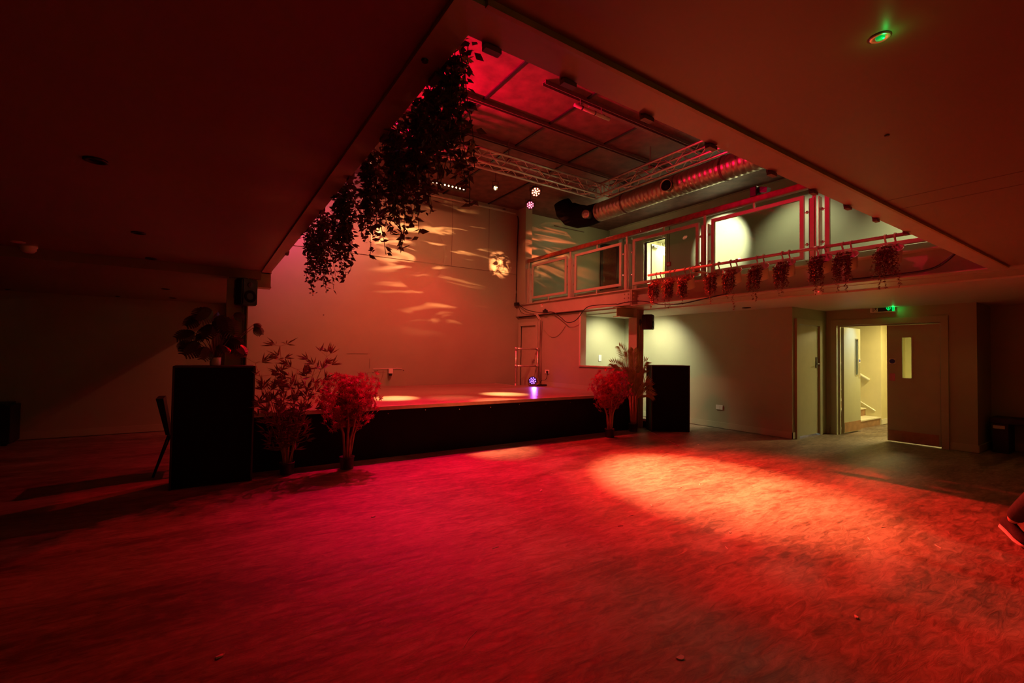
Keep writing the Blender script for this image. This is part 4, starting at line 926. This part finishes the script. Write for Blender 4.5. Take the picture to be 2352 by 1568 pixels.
for (dx, dy, dz, sz, ti) in ((-0.16, 0.02, 0.50, 0.15, 0.5), (-0.06, -0.03, 0.57, 0.17, 0.7), (0.02, -0.05, 0.50, 0.18, 1.0), (0.06, 0.0, 0.44, 0.16, 0.8), (-0.06, -0.06, 0.40, 0.17, 0.9), (-0.20, 0.0, 0.31, 0.15, 0.4), (-0.12, -0.02, 0.29, 0.09, 0.8),
        (-0.16, -0.05, 0.20, 0.17, 0.7), (-0.08, -0.08, 0.15, 0.14, 0.9), (0.04, -0.06, 0.18, 0.12, 0.6), (0.14, 0.0, 0.28, 0.17, 0.9), (0.12, -0.05, 0.24, 0.13, 0.3), (0.17, -0.04, 0.19, 0.14, 0.7), (0.08, 0.05, 0.22, 0.13, 0.5), (0.07, 0.1, 0.36, 0.12, 0.8),
        (0.16, 0.05, 0.52, 0.10, 0.1), (0.38, 0.04, 0.40, 0.10, 0.7), (0.36, 0.02, 0.42, 0.07, 0.2), (-0.26, 0.0, 0.22, 0.11, 1.1), (0.0, 0.05, 0.54, 0.14, 0.6)):
    monleaf(top+V((0, 0, -0.03)), top+V((dx, dy, dz-0.02)), sz, ti)
obj('foliage', L, 'monst', t); obj('stems', St, 'stem', t, True)

# ------------------------------------------------------------------ furniture
ch = empty('side_chair', (-0.22, 6.75, 0), 'dark chair with splayed legs half hidden behind the left speaker', 'chair')
obj('seat', box(-0.36, 6.55, 0.42, 0.02, 6.95, 0.46, 0.012), 'black', ch)
bm = bmesh.new()
vs = [bm.verts.new(p) for p in ((-0.37, 6.57, 0.46), (-0.37, 6.93, 0.46), (-0.47, 6.95, 0.88), (-0.47, 6.55, 0.88), (-0.33, 6.57, 0.46), (-0.33, 6.93, 0.46), (-0.40, 6.95, 0.88), (-0.40, 6.55, 0.88))]
for f in ((0,1,2,3),(4,7,6,5),(0,4,5,1),(1,5,6,2),(2,6,7,3),(3,7,4,0)): bm.faces.new([vs[i] for i in f])
obj('backrest', bm, 'black', ch)
for (x, y, sx, sy) in ((-0.34, 6.58, -0.13, -0.04), (-0.34, 6.92, -0.13, 0.04), (0.0, 6.58, 0.06, -0.04), (0.0, 6.92, 0.06, 0.04)):
    bm = bmesh.new(); tube(bm, [(x, y, 0.44), (x+sx, y+sy, 0.0)], [0.022, 0.013], 8); obj('leg', bm, 'black', ch, True)
lw = empty('low_cabinet', (-2.75, 9.85, 0), 'low dark cabinet against the far left wall', 'cabinet')
obj('carcass', box(-3.2, 9.62, 0.03, -2.36, 10.06, 0.58, 0.01), 'black', lw); obj('lid', box(-3.22, 9.60, 0.58, -2.42, 10.08, 0.61, 0.006), 'black', lw)
[obj('foot', box(x, y, 0, x+0.05, y+0.05, 0.03), 'black', lw) for x in (-3.16, -2.45) for y in (9.66, 9.98)]
be = empty('bench', (10.62, 0.6, 0), 'black bench against the dark wall at the right edge', 'bench')
obj('seat', box(10.40, -0.9, 0.46, 10.86, 1.87, 0.55, 0.01), 'black', be)
obj('leg', box(10.42, 1.66, 0.0, 10.84, 1.84, 0.46, 0.006), 'black', be); obj('leg', box(10.42, -0.8, 0.0, 10.84, -0.62, 0.46, 0.006), 'black', be)
obj('paper_label', box(10.415, 1.70, 0.38, 10.419, 1.83, 0.43), 'paper', be)
# strip across the floor
tag(obj('floor_strip', (lambda b: (tube(b, [(7.15, 5.98, 0.004), (7.057, 5.79, 0.004), (6.351, 4.65, 0.004)], 0.006, 4), b)[1])(bmesh.new()), 'alu'), 'thin shiny strip on the floor in front of the right speaker', 'floor strip')
# litter
lit = [(0.089, 2.583, 0.05, 'curled'), (1.149, 2.068, 0.16, 'stick'), (1.93, 1.4, 0.05, 'curled'), (2.96, 2.744, 0.05, 'stick'), (3.236, 2.87, 0.05, 'stick'), (3.632, 2.166, 0.04, 'scrap'), (3.323, 2.009, 0.05, 'stick'),
       (4.891, 1.529, 0.06, 'stick'), (4.484, 1.497, 0.06, 'stick'), (4.769, 1.145, 0.07, 'stick'), (3.627, 2.967, 0.05, 'stick'), (3.234, 3.357, 0.03, 'scrap'), (3.534, 4.387, 0.04, 'stick'), (3.231, 4.232, 0.03, 'scrap'),
       (1.83, 2.93, 0.06, 'stick'), (1.251, 4.038, 0.04, 'scrap'), (2.989, 3.89, 0.05, 'scrap'), (4.381, 3.188, 0.06, 'stick'), (4.69, 3.161, 0.05, 'stick'), (3.068, 1.085, 0.04, 'scrap'), (6.758, 4.582, 0.05, 'scrap')]
lbs = ['torn pale paper scrap on the floor at the lower left', 'long thin pale fibre on the floor, bottom centre', 'curled pale paper scrap on the floor at the bottom, right of the long fibre', 'short pale stick on the dark red floor left of the bright pool', 'short pale stick just behind that one, nearer the bright pool',
       'small square paper scrap on the floor in the lower middle of the bright pool', 'short pale stick below the square paper scrap', 'pale stick in the right part of the red floor, upper one', 'pale stick in the right part of the red floor, below the upper one', 'short pale stick closest to the walking person',
       'pale stick on the near rim of the bright pool', 'tiny scrap at the left rim of the bright pool', 'short pale stick near the foot of the right maple', 'tiny scrap left of the bright pool, below the maple', 'lone pale stick in the middle of the dark red floor',
       'small pale scrap on the floor in front of the left maple', 'small pale scrap on the magenta floor before the stage middle', 'pale stick in the heart of the bright pool', 'second pale stick in the heart of the bright pool, to the right', 'tiny forked scrap on the floor at the lower right', 'small pale scrap on the floor right of the speaker strip']
random.seed(5)
for (x, y, s, kd), lb in zip(lit, lbs):
    bm = bmesh.new(); a = rnd(-0.5, 0.9)
    u = V((math.cos(a), math.sin(a), 0)); w = V((-u.y, u.x, 0)); c = V((x, y, 0.002))
    if kd == 'stick': tube(bm, [c-u*s/2, c+w*s*0.05, c+u*s/2], 0.0022 if s < 0.1 else 0.0012, 5)
    else:
        pts = [c+u*s*0.5*math.cos(t_)*rnd(0.6, 1)+w*s*0.3*math.sin(t_)*rnd(0.6, 1) for t_ in [2*PI*k/7 for k in range(7)]]
        lo = [bm.verts.new(p) for p in pts]; hi = [bm.verts.new(p+V((0, 0, rnd(0.002, 0.010)))) for p in pts]
        bm.faces.new(lo[::-1]); bm.faces.new(hi)
        for k in range(7): bm.faces.new((lo[k], lo[(k+1) % 7], hi[(k+1) % 7], hi[k]))
    tag(obj('paper_scrap', bm, 'paper'), lb, 'litter', 'bits of litter on the hall floor')

# ------------------------------------------------------------------ person stepping out at the right edge
def skinned(name, verts, edges, radii, m, parent=None, sub=2, root=0):
    me = bpy.data.meshes.new(name); me.from_pydata([tuple(v) for v in verts], edges, []); 
    o = bpy.data.objects.new(name, me); COL.objects.link(o)
    md = o.modifiers.new('skin', 'SKIN')
    for i, r in enumerate(radii):
        sv = me.skin_vertices[0].data[i]; sv.radius = r if isinstance(r, tuple) else (r, r); sv.use_root = (i == root)
    md.use_smooth_shade = True
    s_ = o.modifiers.new('sub', 'SUBSURF'); s_.levels = sub; s_.render_levels = sub
    me.materials.append(M[m])
    if parent: o.parent = parent
    return o
D = V((-0.77, -0.63, 0)).normalized(); RT = V((D.y, -D.x, 0))     # walking direction, right-hand side
PX = V((5.02, 0.40, 0))
def pp3(f, r, z): return PX+D*f+RT*r+V((0, 0, z))
pe = empty('person', PX, 'person in dark clothes and a pale trainer stepping out of the right edge', 'person')
WM[pe.name] = Matrix.Identity(4); pe.location = PX
def loc_(v): return v-PX
bodyv = [pp3(0, 0, 0.95), pp3(0.01, 0, 1.12), pp3(0.02, 0, 1.30), pp3(0.03, 0, 1.46), pp3(0.035, 0, 1.55), pp3(0.05, 0, 1.66), pp3(0.05, 0, 1.74),
         pp3(0.02, 0.19, 1.43), pp3(-0.10, 0.24, 1.16), pp3(0.06, 0.25, 0.93), pp3(0.02, -0.19, 1.43), pp3(0.12, -0.24, 1.17), pp3(0.32, -0.22, 1.03),
         pp3(-0.02, 0.09, 0.88), pp3(-0.26, 0.10, 0.50), pp3(-0.60, 0.10, 0.16), pp3(0, -0.09, 0.88), pp3(0.28, -0.10, 0.50), pp3(0.40, -0.10, 0.10), pp3(0.155, 0, 1.645), pp3(0.04, 0.10, 1.66), pp3(0.04, -0.10, 1.66)]
ed = [(0, 1), (1, 2), (2, 3), (3, 4), (4, 5), (5, 6), (3, 7), (7, 8), (8, 9), (3, 10), (10, 11), (11, 12), (0, 13), (13, 14), (14, 15), (0, 16), (16, 17), (17, 18), (5, 19), (5, 20), (5, 21)]
rd = [(0.11, 0.08), (0.10, 0.075), (0.11, 0.08), (0.09, 0.07), 0.055, (0.078, 0.092), 0.07, 0.06, 0.042, 0.030, 0.06, 0.042, 0.030, 0.08, 0.055, 0.042, 0.08, 0.055, 0.042, 0.013, 0.018, 0.018]
skinned('body', [loc_(v) for v in bodyv], ed, rd, 'skin', pe)
tv = [pp3(0, 0, 0.95), pp3(-0.02, 0.09, 0.88), pp3(-0.26, 0.10, 0.50), pp3(-0.44, 0.10, 0.33), pp3(-0.575, 0.10, 0.19), pp3(0, -0.09, 0.88), pp3(0.28, -0.10, 0.50), pp3(0.38, -0.10, 0.13), pp3(0.005, 0, 1.03)]
skinned('trousers', [loc_(v) for v in tv], [(0, 1), (1, 2), (2, 3), (3, 4), (0, 5), (5, 6), (6, 7), (0, 8)], [(0.16, 0.12), 0.102, 0.078, 0.070, 0.062, 0.102, 0.078, 0.062, (0.15, 0.115)], 'cloth', pe)
sv = [pp3(0.01, 0, 0.90), pp3(0.01, 0, 1.12), pp3(0.02, 0, 1.30), pp3(0.03, 0, 1.45), pp3(0.02, 0.19, 1.43), pp3(-0.10, 0.24, 1.16), pp3(0.03, 0.25, 0.98), pp3(0.02, -0.19, 1.43), pp3(0.12, -0.24, 1.17), pp3(0.27, -0.22, 1.05)]
skinned('jumper', [loc_(v) for v in sv], [(0, 1), (1, 2), (2, 3), (3, 4), (4, 5), (5, 6), (3, 7), (7, 8), (8, 9)], [(0.18, 0.14), (0.175, 0.135), (0.19, 0.14), (0.14, 0.11), 0.075, 0.054, 0.043, 0.072, 0.054, 0.043], 'shirt', pe)
bm = bmesh.new(); lathe(bm, pp3(0.035, 0, 1.67)-PX, [(0.088, -0.03), (0.096, 0.02), (0.092, 0.07), (0.062, 0.115), (0.01, 0.13)], 20); obj('hair', bm, 'hair', pe, True, local=True)
for r in (0.033, -0.033):
    bm = bmesh.new(); lathe(bm, pp3(0.128, r, 1.672)-PX, [(0.003, -0.010), (0.011, 0), (0.003, 0.010)], 10); obj('eye', bm, 'ceramic', pe, True, local=True)
bm = bmesh.new(); lathe(bm, pp3(0.130, 0, 1.605)-PX, [(0.008, -0.006), (0.022, 0), (0.008, 0.006)], 10, sx=0.5); obj('mouth', bm, 'red', pe, True, local=True)
for (r, fz, f, z) in ((0.25, 0, 0.06, 0.93), (-0.22, 0, 0.32, 1.03)):
    vv = [pp3(f, r, z), pp3(f+0.03, r, z-0.07)]; e_ = [(0, 1)]; rr = [0.024, (0.034, 0.016)]
    for j in range(4):
        a = (j-1.5)*0.020; k = len(vv); vv += [pp3(f+0.045, r+a, z-0.12), pp3(f+0.055, r+a, z-0.165+abs(j-1)*0.006)]; e_ += [(1, k), (k, k+1)]; rr += [0.009, 0.007]
    k = len(vv); vv += [pp3(f+0.06, r-0.02*(1 if r > 0 else -1), z-0.06), pp3(f+0.085, r-0.03*(1 if r > 0 else -1), z-0.095)]; e_ += [(0, k), (k, k+1)]; rr += [0.011, 0.009]
    skinned('hand', [loc_(v) for v in vv], e_, rr, 'skin', pe, 1)
def shoe(f, r, z, pitch):
    """trainer: heel at (f, z), toe forward; pitch lifts the heel"""
    c0 = pp3(f, r, z); ax = (D*math.cos(pitch)+V((0, 0, -math.sin(pitch)))); up = (D*math.sin(pitch)+V((0, 0, math.cos(pitch)))); L_ = 0.28
    def ring(s, w, h_, base=0.0):
        return [c0+ax*L_*s+RT*w*math.cos(a)*0.5+up*(base+h_*(0.5+0.5*math.sin(a))) for a in [2*PI*k/16 for k in range(16)]]
    bm = bmesh.new(); rs = []
    for s, w, h_ in ((0.0, 0.03, 0.05), (0.03, 0.060, 0.085), (0.15, 0.072, 0.105), (0.3, 0.075, 0.10), (0.5, 0.085, 0.075), (0.7, 0.098, 0.058), (0.88, 0.085, 0.048), (0.97, 0.05, 0.035), (1.0, 0.015, 0.02)):
        rs.append([bm.verts.new(p-PX) for p in ring(s, w, h_, 0.02)])
    for a, b in zip(rs, rs[1:]):
        for k in range(16): bm.faces.new((a[k], a[(k+1) % 16], b[(k+1) % 16], b[k]))
    bm.faces.new(rs[0][::-1]); bm.faces.new(rs[-1])
    sh = obj('shoe', bm, 'cloth', pe, True, local=True)
    bm = bmesh.new(); rs = []
    for s, w, h_ in ((-0.02, 0.045, 0.034), (0.05, 0.075, 0.036), (0.3, 0.082, 0.034), (0.5, 0.09, 0.030), (0.7, 0.104, 0.030), (0.9, 0.088, 0.030), (1.01, 0.03, 0.026)):
        rs.append([bm.verts.new(p-PX) for p in ring(s, w, h_, 0.0)])
    for a, b in zip(rs, rs[1:]):
        for k in range(16): bm.faces.new((a[k], a[(k+1) % 16], b[(k+1) % 16], b[k]))
    bm.faces.new(rs[0][::-1]); bm.faces.new(rs[-1])
    obj('sole', bm, 'sneaker', sh, True, local=True)
shoe(-0.70, 0.10, 0.075, 0.26); shoe(0.33, -0.10, 0.0, 0.0)

# ------------------------------------------------------------------ lights
def aim(o, loc, tgt):
    o.location = loc; o.rotation_euler = (V(tgt)-V(loc)).to_track_quat('-Z', 'Y').to_euler()
def spot(loc, tgt, col, W_, ang_, blend=0.5, size=0.04, gobo=None):
    l = bpy.data.lights.new('spot_lamp', 'SPOT'); l.energy = W_; l.color = col; l.spot_size = math.radians(ang_); l.spot_blend = blend; l.shadow_soft_size = size
    o = bpy.data.objects.new('spot_lamp', l); COL.objects.link(o); aim(o, loc, tgt)
    if gobo:
        l.use_nodes = True; nt = l.node_tree; N = nt.nodes; e = N['Emission']
        g = N.new('ShaderNodeTexCoord'); mp = N.new('ShaderNodeMapping'); mp.inputs['Scale'].default_value = gobo[0]
        t = N.new('ShaderNodeTexNoise'); t.inputs['Scale'].default_value = gobo[1]; t.inputs['Detail'].default_value = 5; t.inputs['Distortion'].default_value = 2.5
        r = N.new('ShaderNodeValToRGB'); r.color_ramp.elements[0].position = gobo[2]; r.color_ramp.elements[1].position = gobo[3]
        r.color_ramp.elements[0].color = (0, 0, 0, 1)
        nt.links.new(g.outputs['Normal'], mp.inputs[0]); nt.links.new(mp.outputs[0], t.inputs['Vector']); nt.links.new(t.outputs['Fac'], r.inputs[0]); nt.links.new(r.outputs[0], e.inputs['Strength'])
    return o
def area(loc, tgt, col, W_, sx, sy):
    l = bpy.data.lights.new('area_lamp', 'AREA'); l.shape = 'RECTANGLE'; l.size = sx; l.size_y = sy; l.energy = W_; l.color = col
    o = bpy.data.objects.new('area_lamp', l); COL.objects.link(o); aim(o, loc, tgt); return o
def point(loc, col, W_, size=0.05):
    l = bpy.data.lights.new('point_lamp', 'POINT'); l.energy = W_; l.color = col; l.shadow_soft_size = size
    o = bpy.data.objects.new('point_lamp', l); COL.objects.link(o); o.location = loc; return o
RED = (1.0, 0.001, 0.003); MAG = (1.0, 0.0, 0.07)
def off(L_, t, k=0.05): return tuple(V(L_)+(V(t)-V(L_)).normalized()*k)
# bright orange pool on the dance floor
t = (4.85, 3.25, 0); spot(off(L1, t), t, (1, 0.23, 0.085), 21000, 23, 1.0)
t = (5.1, 2.3, 0); spot(off(L1, t), t, (1, 0.03, 0.018), 7800, 40, 1.0)
# general red wash
t = (3.9, 3.2, 0); spot(off(L2, t), t, RED, 1150, 66, 1.0)
t = (2.2, 3.4, 0); spot(off(L4, t), t, RED, 330, 100, 0.7)
# magenta rim in front of the stage and up on the ceiling
t = (2.6, 5.1, 0); spot((2.7, 7.6, 4.6), t, MAG, 1500, 58, 1.0)
t = (2.6, 5.0, ZH); spot((1.5, 6.9, 4.1), t, (1, 0.0, 0.05), 2000, 100, 0.9)
t = (1.3, 9.8, 4.2); spot((1.6, 7.6, 4.4), t, (1, 0.08, 0.22), 190, 100, 0.9)
# warm pools on the stage and at its foot
for t, w, a in (((2.55, 7.25, ZT), 7000, 11), ((4.6, 7.15, ZT), 7000, 12), ((3.45, 6.9, ZT), 500, 14)): spot(off((3.9, 8.9, 4.9), t, 0.0), t, (1, 0.50, 0.2), w, a, 1.0)
t = (3.75, 5.85, 0); spot(off(L3, t), t, (1, 0.30, 0.12), 3000, 14, 1.0)
spot((4.2, 8.3, 4.9), (3.8, 7.8, ZT), (1, 0.01, 0.03), 520, 120, 0.7)
# amber wash on the back wall
spot((3.4, 6.6, 4.5), (3.6, 9.85, 2.0), (1, 0.20, 0.09), 330, 110, 0.8)
# noise-patterned spots, added to imitate ripples reflected off the floor onto walls
spot((4.4, 6.8, 4.5), (4.5, 9.8, 3.7), (1, 0.34, 0.12), 2600, 60, 0.8, 0.01, ((0.9, 5.5, 1.0), 1.5, 0.56, 0.86))
spot((5.2, 6.8, 4.5), (7.9, 9.8, 4.15), (1, 0.16, 0.06), 3800, 30, 0.9, 0.01, ((0.9, 5.0, 1.0), 2.2, 0.46, 0.78))
spot((5.4, 6.8, 4.5), (6.12, 9.82, 3.72), (1, 0.30, 0.12), 5500, 13, 1.0, 0.01, ((3, 6.0, 1.0), 2.2, 0.44, 0.66))
spot((3.0, 6.8, 4.5), (3.05, 9.82, 3.98), (1, 0.40, 0.16), 3600, 10, 1.0, 0.01, ((3, 7.0, 1.0), 2.0, 0.44, 0.66))
# light on the balcony front, from the truss
spot((3.6, 6.3, 4.4), (6.7, 7.6, 2.6), (1, 0.11, 0.07), 420, 75, 1.0)
# purple lamp on the stage
spot((6.33, 8.55, ZT+0.13), (4.6, 5.6, 1.0), (0.35, 0.12, 1), 18, 90, 0.6, 0.03)
# white downlights, with fills added for the planters and a door gap
spot((7.85, 7.05, 2.35), (7.85, 7.98, 1.25), (1, 0.92, 0.58), 190, 110, 1.0, 0.03)
spot((7.75, 6.75, 2.35), (8.70, 7.0, 1.2), (1, 0.92, 0.58), 210, 112, 1.0, 0.03)
spot((8.9, 6.35, 5.10), (10.4, 6.45, 4.25), (1, 0.92, 0.66), 800, 50, 0.6, 0.03)
spot((9.3, 4.6, 5.1), (10.4, 4.6, 3.6), (1, 0.90, 0.60), 120, 90, 0.8, 0.05)
spot((9.2, 2.2, 5.1), (10.4, 2.1, 3.4), (1, 0.90, 0.60), 420, 100, 0.9, 0.05)
point((8.6, 8.6, 4.9), (0.95, 0.85, 0.35), 6, 0.1)
spot((8.0, 3.2, 5.0), (6.45, 3.0, 2.7), (1, 0.85, 0.45), 130, 80, 1.0, 0.05)  # unseen spot added over the landing to brighten the planters
point((9.3, 4.35, 0.12), (0.9, 0.92, 1.0), 3, 0.03)  # unseen point added behind the recess door to light its bottom gap
# corridor, room behind the landing door, store
area((11.6, 3.0, 2.35), (11.6, 3.0, 0), (1, 0.80, 0.33), 75, 1.2, 0.3)
area((11.8, 6.0, 4.9), (11.8, 5.5, 0), (1, 0.84, 0.42), 260, 0.8, 1.6)
area((11.4, 8.2, 5.05), (11.4, 8.2, 0), (1, 0.95, 0.66), 150, 1.0, 1.0)
area((9.3, 4.7, 2.34), (9.3, 4.7, 0), (0.9, 0.92, 1.0), 8, 0.5, 0.4)
spot((10.6, 3.2, 2.3), (10.5, 3.8, 1.7), (0.45, 0.7, 1), 30, 60, 1.0, 0.02)  # added bluish spot, stands in for daylight on the open leaf
# exit sign and emergency light spill
point((9.955, 2.955, 2.34), (0.0, 1.0, 0.12), 0.35, 0.01)
point((1.627, 0.495, 2.375), (0.0, 1.0, 0.12), 0.03, 0.003)
# dim bar light far behind the camera, then a spot by the doors
area((1.0, -3.2, 2.3), (2.0, 2.0, 0.8), (1, 0.75, 0.12), 2.5, 4.0, 0.3)
spot((9.3, 1.6, 2.35), (8.6, 2.2, 0), (1, 0.62, 0.12), 4, 150, 0.8, 0.1)  # amber spot over the floor before the double doors, no fitting drawn

w = bpy.data.worlds.new('night'); S.world = w; w.use_nodes = True
w.node_tree.nodes['Background'].inputs[0].default_value = (0.02, 0.01, 0.008, 1); w.node_tree.nodes['Background'].inputs[1].default_value = 0.3

# ------------------------------------------------------------------ camera
cam = bpy.data.cameras.new('camera'); co = bpy.data.objects.new('camera', cam); COL.objects.link(co)
cam.sensor_width = 36; cam.lens = 1050.9/2352*36; cam.clip_start = 0.05
yaw, pit, rol = math.radians(56.348), math.radians(1.523), math.radians(0.839)
F = V((math.cos(yaw)*math.cos(pit), math.sin(yaw)*math.cos(pit), math.sin(pit))); rt = V((math.sin(yaw), -math.cos(yaw), 0)); up = rt.cross(F)
r2 = rt*math.cos(rol)+up*math.sin(rol); u2 = -rt*math.sin(rol)+up*math.cos(rol)
co.matrix_world = Matrix((( r2.x, u2.x, -F.x, 0), (r2.y, u2.y, -F.y, 0), (r2.z, u2.z, -F.z, 1.45), (0, 0, 0, 1)))
S.camera = co
S.view_settings.view_transform = 'Standard'; S.view_settings.look = 'None'; S.view_settings.gamma = 1.0; S.view_settings.exposure = 0.0
S.view_settings.use_curve_mapping = False
